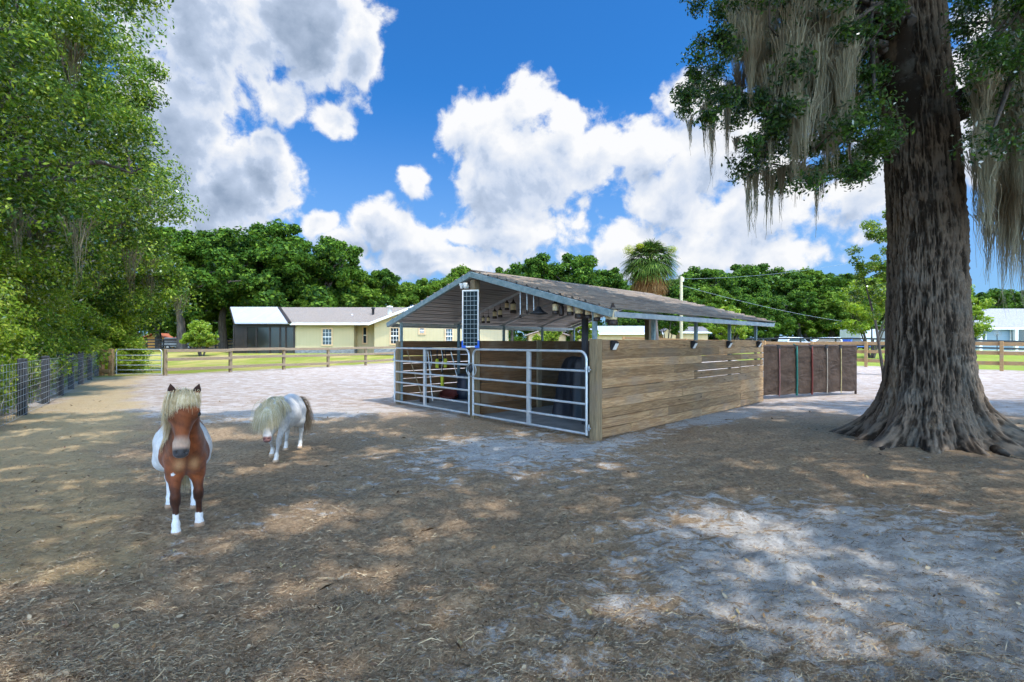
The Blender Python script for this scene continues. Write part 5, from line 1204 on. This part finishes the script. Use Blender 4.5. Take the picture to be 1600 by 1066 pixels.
fc = np.array([[-1.25, -.4, hz0+1.0], [1.35, -.4, hz0+1.0], [-.7, -.8, hz0+1.15]]); quads(leafcloud(fc, np.array([.42, .38, .25]), 900, .03, r, .4), 'flower_plumes', M['palm_flower'], pal)
# ================================================================ ponies
def smin(a, b, k):
    h = np.clip(.5+.5*(b-a)/k, 0, 1); return b*(1-h)+a*h-k*h*(1-h)
class SDF:
    def __init__(s, lo, hi, h):
        s.lo = np.array(lo, float); s.h = h; s.n = np.ceil((np.array(hi)-s.lo)/h).astype(int)+1; s.F = np.full(s.n, .3, np.float32)
    def reg(s, lo, hi):
        a = np.clip(((lo-s.lo)/s.h).astype(int), 0, s.n-1); b_ = np.clip(((hi-s.lo)/s.h).astype(int)+2, 1, s.n)
        ax = [s.lo[i]+s.h*np.arange(a[i], b_[i]) for i in range(3)]; return tuple(slice(a[i], b_[i]) for i in range(3)), np.stack(np.meshgrid(*ax, indexing='ij'), -1)
    def cone(s, a, ra, b_, rb, k=.03, sy=1., cut=False):
        a, b_ = np.array(a, float), np.array(b_, float); m = max(ra, rb)*max(1, sy)+.10
        sl, P = s.reg(np.minimum(a, b_)-m, np.maximum(a, b_)+m); d = b_-a; t = np.clip(((P-a)@d)/(d@d+1e-9), 0, 1)
        q_ = P-(a+t[..., None]*d); q_ = q_*np.array([1, 1/sy, 1]); D = np.linalg.norm(q_, axis=-1)-(ra+t*(rb-ra)); s.put(sl, D, k, cut)
    def ell(s, c, r_, k=.05, rot=None, cut=False):
        c, r_ = np.array(c, float), np.array(r_, float); m = r_.max()+.10; sl, P = s.reg(c-m, c+m); p = P-c
        if rot is not None:
            ca, sa = math.cos(rot), math.sin(rot); p = np.stack([p[..., 0]*ca+p[..., 2]*sa, p[..., 1], -p[..., 0]*sa+p[..., 2]*ca], -1)
        k0 = np.linalg.norm(p/r_, axis=-1); k1 = np.linalg.norm(p/(r_*r_), axis=-1)+1e-6; s.put(sl, k0*(k0-1)/k1, k, cut)
    def put(s, sl, D, k, cut):
        s.F[sl] = -smin(-s.F[sl], D, k) if cut else smin(s.F[sl], D, k)
    def mesh(s):
        F_ = s.F; I = F_ < 0; n = np.array(F_.shape)-1
        cnt = np.zeros(n); acc_ = np.zeros((*n, 3)); 
        for ax in range(3):
            o1, o2 = [i for i in range(3) if i != ax]
            for u in (0, 1):
                for w in (0, 1):
                    sa = [None]*3; sb = [None]*3
                    sa[ax] = slice(0, n[ax]); sb[ax] = slice(1, n[ax]+1); sa[o1] = sb[o1] = slice(u, n[o1]+u); sa[o2] = sb[o2] = slice(w, n[o2]+w)
                    fa, fb = F_[tuple(sa)], F_[tuple(sb)]; c = (fa < 0) != (fb < 0); t = np.where(c, fa/np.where(c, fa-fb, 1), 0)
                    cnt += c; acc_[..., ax] += np.where(c, t, 0); acc_[..., o1] += c*u; acc_[..., o2] += c*w
        act = cnt > 0; ids = np.full(n, -1); ids[act] = np.arange(act.sum()); cell = np.argwhere(act)
        V = s.lo+s.h*(cell+acc_[act]/cnt[act][:, None]); Q = []
        for ax in range(3):
            o1, o2 = [(1, 2), (2, 0), (0, 1)][ax]
            sl0 = [slice(None)]*3; sl1 = [slice(None)]*3; sl0[ax] = slice(0, n[ax]); sl1[ax] = slice(1, n[ax]+1)
            a, b_ = I[tuple(sl0)], I[tuple(sl1)]; E = np.argwhere(a != b_); E = E[(E[:, o1] > 0) & (E[:, o2] > 0) & (E[:, o1] < n[o1]) & (E[:, o2] < n[o2])]
            e1 = np.eye(3, dtype=int)[o1]; e2 = np.eye(3, dtype=int)[o2]
            q_ = np.stack([ids[tuple((E-e1-e2).T)], ids[tuple((E-e2).T)], ids[tuple(E.T)], ids[tuple((E-e1).T)]], 1)
            fl_ = ~a[tuple(E.T)]; q_[fl_] = q_[fl_][:, ::-1]; Q.append(q_)
        Q = np.concatenate(Q); Q = Q[(Q >= 0).all(1)]
        # light relaxation
        for _ in range(3):
            A = np.zeros_like(V); c = np.zeros(len(V))
            for i in range(4):
                np.add.at(A, Q[:, i], V[Q[:, (i+1) % 4]]); np.add.at(A, Q[:, (i+1) % 4], V[Q[:, i]]); np.add.at(c, Q[:, i], 1); np.add.at(c, Q[:, (i+1) % 4], 1)
            V = V*.5+.5*A/c[:, None]
        return V, Q
def strands(roots, dirs, L_, r, w=.004, seg=7, grav=1., keep=None, jit=.12):
    n = len(roots); d = dirs/np.linalg.norm(dirs, axis=1)[:, None]+r.normal(size=(n, 3))*jit; P = np.array(roots, float); L_ = np.broadcast_to(L_, (n,))
    rows = []; side = r.normal(size=(n, 3)); ph = r.random(n)*6
    for k in range(seg+1):
        f = k/seg; T_ = d/np.linalg.norm(d, axis=1)[:, None]; sd_ = np.cross(T_, side); sd_ /= np.linalg.norm(sd_, axis=1)[:, None]+1e-6; ww = (w*(1.15-f)*(.7+.6*r.random(n)))[:, None]
        up_ = np.cross(T_, sd_); rows += [P-sd_*ww, P+sd_*ww*.5+up_*ww*.6, P+sd_*ww*.5-up_*ww*.6]
        P = P+T_*(L_/seg)[:, None]+np.stack([np.sin(f*6+ph), np.cos(f*5+ph), 0*ph], 1)*.0018; d = d+np.array([0, 0, -1.])*grav*.45
        if keep is not None: P = keep(P)
    V = np.stack(rows, 1); m = 3*(seg+1); f = np.array([[3*k+i, 3*k+(i+1) % 3, 3*k+3+(i+1) % 3, 3*k+3+i] for k in range(seg) for i in range(3)])[None]
    return V.reshape(-1, 3), ((np.arange(n)*m)[:, None, None]+f).reshape(-1, 4)
def coatmat(name):
    m, g, b = NM(name, .62, 0, .22); o = g.obj(); c = g.n('ShaderNodeAttribute', attribute_name='coat').outputs['Color']
    n_ = g.noise(g.map(o, (1, 1, .4)), 60, 4, .7); c = g.mix(1., c, g.v('SCALE', (1, 1, 1), sc=g.m('MULTIPLY_ADD', n_, .8, .6)), 'MULTIPLY')
    g.set(b.inputs['Base Color'], c); g.set(b.inputs['Normal'], g.bump(g.noise(g.map(o, (1, 1, .25)), 140, 3, .6), .35, .004))
    b.inputs['Sheen Weight'].default_value = .15; return m
def hairmat(name, c1, c2, c3):
    m, g, b = NM(name, .55, 0, .3); g.set(b.inputs['Base Color'], g.mix(g.ramp(g.isl(), .6, 1.), g.mix(g.isl(), c1, c2), c3)); return m
def pony(name, label, O_, ang, S_, hooves, poll, muz, hair, coat, wither=(.22, 0, .90), eye=True, mane_side=-1, rump=(-.34, 0, .76), seed=1, belly=.255, ear=.11, neckr=.16, HWD=1.25):
    """local units: withers height ~1; hooves: dict LF RF LH RH (x,y,z)"""
    r = np.random.default_rng(seed)
    t = T(name, label, 'pony', (*O_, float(gzn(O_[0], O_[1]))), ang); t.scale = (S_,)*3
    poll, muz = np.array(poll, float), np.array(muz, float)
    lo = (min(-.75, -.6), -.42, -.03); hi = (max(muz[0], .6)+.22, .42, max(1.15, poll[2]+.26)); s = SDF(lo, hi, .0075)
    # trunk
    s.ell((.22, 0, .70), (.20, .135, .22), .06); s.ell((-.04, 0, .665), (.36, belly, .245), .07); s.ell((rump[0], 0, rump[2]), (.22, .20, .20), .08)
    s.ell((.29, .070, .60), (.10, .060, .12), .04); s.ell((.29, -.070, .60), (.10, .060, .12), .04); s.cone((.45, 0, .50), .02, (.47, 0, .72), .012, .03, cut=True); s.cone((.20, 0, .86), .085, (-.30, 0, .86), .10, .09); s.cone((.29, 0, .66), .10, (.32, 0, .74), .095, .06, 1.1)
    # neck
    nb = np.array([.27, 0, .80]); mid = (nb+poll)/2+np.array([.02, 0, .03 if poll[2] > .9 else .045])
    s.cone(nb, neckr+.02, mid, neckr*.80, .07, .85); s.cone(mid, neckr*.80, poll+np.array([-.01, 0, -.05]), .082, .05, .9)
    s.cone((.34, 0, .70), .095, (mid+[.03, 0, -.07]), .09, .06)
    # head frame: f along the nose, u forehead normal, w left
    f = muz-poll; HL = np.linalg.norm(f); f /= HL; w = np.cross((0, 0, 1.), f) if abs(f[2]) < .97 else np.array([0, 1., 0]); 
    w = np.array([0, 1., 0])-f*f[1]; w /= np.linalg.norm(w); u = np.cross(f, w); u = u if u@np.array([1, 0, .3]) > 0 else -u
    H_ = lambda a, b_, c: poll+f*a*HL+w*b_+u*c
    s.cone(H_(.06, 0, -.01), .092, H_(.30, 0, .0), .098, .03, HWD); s.cone(H_(.22, 0, -.05), .090, H_(.50, 0, -.035), .066, .035, 1.1)
    s.cone(H_(.3, 0, .02), .080, H_(.72, 0, .02), .048, .03); s.cone(H_(.55, 0, -.03), .052, H_(.90, 0, -.028), .042, .03)
    s.cone(H_(.80, .016, .0), .047, H_(.95, .014, -.005), .044, .02); s.cone(H_(.80, -.016, .0), .047, H_(.95, -.014, -.005), .044, .02)
    for sg in (-1, 1):
        s.cone(H_(.27, sg*.088*HWD/1.2, .034), .030, H_(.35, sg*.082*HWD/1.2, .028), .028, .018)        # brow
        s.ell(H_(.325, sg*.112*HWD/1.2, .026), (.016, .012, .016), .01, cut=True)
        s.ell(H_(.955, sg*.030, .028), (.019, .012, .016), .008, cut=True)             # nostril
        e0 = H_(.0, sg*.070, .02); e1 = H_(-.0, sg*.102, .03)-f*ear*.86+u*.02; em = (e0+e1)/2+w*sg*.006
        s.cone(e0, .026, em, .034, .015, .8); s.cone(em, .034, e1, .008, .012, .8)
        s.cone(em+u*.032, .018, (em+e1)/2+u*.024, .009, .008, cut=True)
    # legs
    hoofc = []
    for nm, (hx, hy, hz) in hooves.items():
        sg = 1 if nm[0] == 'L' else -1; P0 = np.array([hx, hy, hz+.0])
        if nm[1] == 'F':
            sh_ = np.array([.26, sg*.078, .62]); el = np.array([.25+.12*(hx-.3), sg*.086, .48]); bent = hz > .0 
            ft = P0+np.array([-.035, 0, .10]); kn = el*.42+ft*.58+np.array([.028 if not bent else .10, 0, .03]); kn[2] = .30+(.03 if bent else 0)
            s.cone(sh_, .085, el, .066, .04); s.cone(el+[.0, 0, .04], .063, kn+[0, 0, .05], .036, .03); s.cone(kn+[.004, 0, .02], .044, kn-[-.004, 0, .025], .040, .014)
            s.cone(kn, .028, ft+[0, 0, .02], .0235, .02)
        else:
            hp = np.array([-.34, sg*.10, .68]); st2 = np.array([-.27+.15*(hx+.36), sg*.125, .53]); ft = P0+np.array([-.03, 0, .10]); hk_ = np.array([ft[0]-.055, (hy+sg*.1)/2, .33])
            s.cone(hp, .14, st2, .11, .06); s.cone(st2, .105, hk_+[.02, 0, .07], .050, .05); s.cone(hk_+[.012, 0, .04], .042, hk_-[0, 0, .03], .040, .02); s.cone(hk_-[.02, 0, -.045], .018, hk_, .03, .02)
            s.cone(hk_, .031, ft+[0, 0, .02], .026, .02)
        s.cone(ft+[0, 0, .0], .033, ft-[.004, 0, .01], .032, .015); s.cone(ft, .027, P0+[-.005, 0, .045], .034, .015)
        s.cone(P0+[-.004, 0, .042], .037, P0+[.006, 0, .018], .046, .010); hoofc.append(P0)
    s.F = np.maximum(s.F, -(s.lo[2]+s.h*np.arange(s.n[2])-.002)[None, None, :]) if min(h_[2] for h_ in hooves.values()) >= 0 else s.F
    V, Q = s.mesh()
    C = coat(V, r, H_, f, w, u, poll, muz, HL, hoofc)
    meshfast(V, Q, 'body', coatmat(name+'_coat'), t, True, {'coat': C})
    me_, ge, be = NM(name+'_eye', .08, 0, .8); be.inputs['Base Color'].default_value = (.01, .006, .004, 1)
    for sg in (-1, 1): MB().ball(H_(.325, sg*.100*HWD/1.2, .034), .024, 14).build('eye', me_, t)
    return t, H_, f, w, u, mid, r
def keepout(ells):
    def k(P):
        for c, rr in ells:
            c = np.array(c); rr = np.array(rr); d = (P-c)/rr; L_ = np.linalg.norm(d, axis=1); ins = L_ < 1.0; P = np.where(ins[:, None], c+(P-c)/np.maximum(L_, .05)[:, None]*1.01, P)
        return P
    return k
# --- chestnut and white pony
def coatA(V, r, H_, f, w, u, poll, muz, HL, hoofc):
    n = len(V); x, y, z = V.T; nz_ = (fbm(x*6+9, z*6+y*4, 3, 140)-.5); nf = fbm(x*30, z*30+y*17, 3, 150)[:, None]
    white = np.array([.60, .585, .57])*(.92+.16*nf); ch = np.array([.185, .050, .014])*(.45+1.0*nf)*(.8+.9*(nz_[:, None]+.2)); dk = np.array([.085, .022, .010])
    C = white.copy(); hd = (V-poll)@f/HL; front = (x > .155+.10*(z-.7)+nz_*.12)
    C[front] = ch[front]
    rump = (((x+.40)/.16)**2+((z-.92)/.13)**2 < 1+nz_*1.5); C[rump] = ch[rump]
    tan_ = np.array([.46, .25, .12]); gk = np.exp(-(y/.010)**2)*(x > .3)*(z < .68)*.8; C = C*(1-gk[:, None])+dk*gk[:, None]
    k = np.exp(-(((np.abs(y)-.055)/.04)**2+((z-.60)/.055)**2))*(x > .3)*.85; C = C*(1-k[:, None])+tan_*k[:, None]
    # head
    face = hd > -.15; dist = np.linalg.norm(V-(poll+np.outer(np.clip(hd, 0, 1)*HL, f)), axis=1); face &= dist < .17
    k = np.clip((hd-.66)/.12, 0, 1)*face; C = C*(1-k[:, None]*.75)+np.array([.50, .36, .27])*k[:, None]*.75
    k = np.clip((hd-.84+nz_*.1)/.06, 0, 1)*face; C = C*(1-k[:, None])+np.array([.045, .042, .045])*k[:, None]
    for sg_ in (-1, 1):
        ke = np.exp(-(np.linalg.norm(V-H_(.325, sg_*.104, .03), axis=1)/.038)**4)[:, None]; C = C*(1-ke*.85)+np.array([.03, .015, .01])*ke*.85
    # legs: dark then white socks, hooves
    leg = (z < .46) & front; k = np.clip((.46-z)/.16, 0, 1)*leg; C = C*(1-k[:, None])+(ch*.28)*k[:, None]
    for i, h_ in enumerate(hoofc):
        d_ = np.hypot(x-h_[0]+.02, y-h_[1]) < .12; top = (.15, .235, .30, .30)[i]
        C[d_ & (z < top-.03+nz_*.12)] = (np.array([.66, .65, .64])*(.9+.2*nf))[d_ & (z < top-.03+nz_*.12)]; C[d_ & (z < .045)] = np.array([.36, .235, .15])
    spot = (np.hypot(y+.10, z-.515) < .014) & (x > .28); C[spot] = (.62, .6, .58)
    ears = (hd < -.06) & (x > .3) & (dist < .3) & (z > poll[2]+.03); C[ears] = C[ears]*.22
    return C
pA, H_, f, w, u, mid, r = pony('pony', 'chestnut and white pinto pony with flaxen forelock facing the camera', (-2.83, 4.14), R(-52.6), .90,
    {'LF': (.33, .10, 0), 'RF': (.485, -.082, 0), 'LH': (-.264, .105, 0), 'RH': (-.44, -.095, 0)}, (.58, -.03, 1.225), (.72, -.06, .745), None, coatA, seed=11, belly=.235, neckr=.135)
flax = hairmat('flaxen_hair', (.50, .37, .19), (.72, .58, .35), (.84, .74, .55))
kp = keepout([(H_(.18, 0, -.02), (.125, .135, .145)), (H_(.45, 0, -.01), (.095, .10, .14)), ((mid[0], 0, mid[2]), (.14, .115, .16)), ((.3, 0, .72), (.2, .19, .24))])
n = 1500; lat = np.clip(r.normal(size=n)*.05, -.10, .10); rs_ = H_(-.03, 0, .02)+np.outer(lat, w)+np.outer(r.normal(size=n)*.02, f)+np.outer(np.abs(r.normal(size=n))*.02, u)
dr = np.outer(np.ones(n), u*.5+f*.55)+np.outer(r.normal(size=n)*.12+lat*2.6-.10, w)
V, Q = strands(rs_, dr, (.10+.08*r.random(n))*(1-lat*3.6), r, .0028, 9, 1.3, kp); meshfast(V, Q, 'forelock', flax, pA, True)
n = 1000; tt_ = r.random(n); cr_ = np.array(H_(-.02, 0, -.03))*(1-tt_)[:, None]+np.array([.20, 0, .96])*tt_[:, None]+np.outer(4*tt_*(1-tt_), [-.0, 0, .045]); cr_ += r.normal(size=(n, 3))*[.012, .012, .01]
dr = np.outer(np.ones(n), [.1, -.8, -.1])+r.normal(size=(n, 3))*.12
V, Q = strands(cr_, dr, .22+.20*r.random(n), r, .0030, 11, 2.2, kp); meshfast(V, Q, 'mane', flax, pA, True)
n = 700; rs_ = np.array([-.545, 0, .80])+r.normal(size=(n, 3))*[.012, .026, .03]; V, Q = strands(rs_, np.outer(np.ones(n), [-.35, .05, -.4])+r.normal(size=(n, 3))*.10, .58+.16*r.random(n), r, .005, 10, 1.1); meshfast(V, Q, 'tail', hairmat('blond_tail', (.45, .36, .20), (.66, .55, .33), (.7, .62, .45)), pA, True)
# chin whiskers
n = 60; rs_ = H_(.85, 0, -.05)+r.normal(size=(n, 3))*.02; V, Q = strands(rs_, r.normal(size=(n, 3)), .035, r, .0008, 3, .3); meshfast(V, Q, 'whiskers', flax, pA, True)
# --- white pony, head down
def coatB(V, r, H_, f, w, u, poll, muz, HL, hoofc):
    n = len(V); x, y, z = V.T; nf = fbm(x*25, z*25+y*17, 3, 150)[:, None]; nz_ = fbm(x*5+3, z*5+y*5, 3, 145)-.5
    C = np.array([.45, .44, .43])*(.75+.45*nf)*(.9+.6*nz_[:, None]); hd = (V-poll)@f/HL; dist = np.linalg.norm(V-(poll+np.outer(np.clip(hd, 0, 1)*HL, f)), axis=1); face = (dist < .15)
    k = np.clip((hd-.84+nz_*.1)/.06, 0, 1)*face; C = C*(1-k[:, None])+np.array([.13, .05, .045])*k[:, None]
    k = np.clip((.5-z)/.3, 0, 1)*.35; C = C*(1-k[:, None])+np.array([.30, .27, .24])*k[:, None]
    for i, h_ in enumerate(hoofc):
        d_ = np.hypot(x-h_[0]+.01, y-h_[1]) < .10; C[d_ & (z < h_[2]+.15) & (z > h_[2]+.04)] = (.60, .57, .53); C[d_ & (z < h_[2]+.045)] = (.42, .30, .20)
    return C
pB, H_, f, w, u, mid, r = pony('pony', 'smaller white pony walking with lowered head and long cream forelock', (-3.035, 6.40), R(-84.3), .80,
    {'LF': (.53, .06, 0), 'RF': (.33, -.075, .05), 'LH': (-.46, .095, 0), 'RH': (-.335, -.10, 0)}, (.73, .03, .86), (.94, .09, .415), None, coatB, seed=12, belly=.24, ear=.10, neckr=.15)
cream = hairmat('cream_hair', (.46, .38, .21), (.62, .55, .37), (.74, .68, .54))
kp = keepout([(H_(.18, 0, -.02), (.12, .10, .12)), (H_(.5, 0, 0), (.09, .075, .11)), (tuple(mid), (.15, .12, .15)), ((.3, 0, .72), (.22, .2, .24))])
n = 2400; rs_ = H_(-.02, 0, .03)+np.outer(r.normal(size=n)*.050, w)+np.outer(r.normal(size=n)*.05, f)
V, Q = strands(rs_, np.outer(np.ones(n), u*.5+f*.5)+np.outer(r.normal(size=n)*.55, w), .24+.12*r.random(n), r, .0030, 10, 1.3, kp); meshfast(V, Q, 'forelock', cream, pB, True)
n = 1700; tt_ = r.random(n); cr_ = np.array(H_(-.02, 0, -.02))*(1-tt_)[:, None]+np.array([.20, 0, .96])*tt_[:, None]+np.outer(4*tt_*(1-tt_), [.0, 0, .04])+r.normal(size=(n, 3))*.014
V, Q = strands(cr_, np.outer(np.ones(n), [.1, -.8, 0])*np.where(r.random(n) < .6, 1, -1)[:, None]*[1, 1, 1]+r.normal(size=(n, 3))*.12+[0, 0, -.1], .24+.14*r.random(n), r, .004, 11, 2.2, kp); meshfast(V, Q, 'mane', cream, pB, True)
n = 700; rs_ = np.array([-.545, 0, .80])+r.normal(size=(n, 3))*[.012, .025, .03]; V, Q = strands(rs_, np.outer(np.ones(n), [-.8, .1, .2])+r.normal(size=(n, 3))*.15, .62+.2*r.random(n), r, .005, 10, 1.2); meshfast(V, Q, 'tail', hairmat('tan_tail', (.22, .13, .07), (.42, .30, .19), (.55, .46, .33)), pB, True)
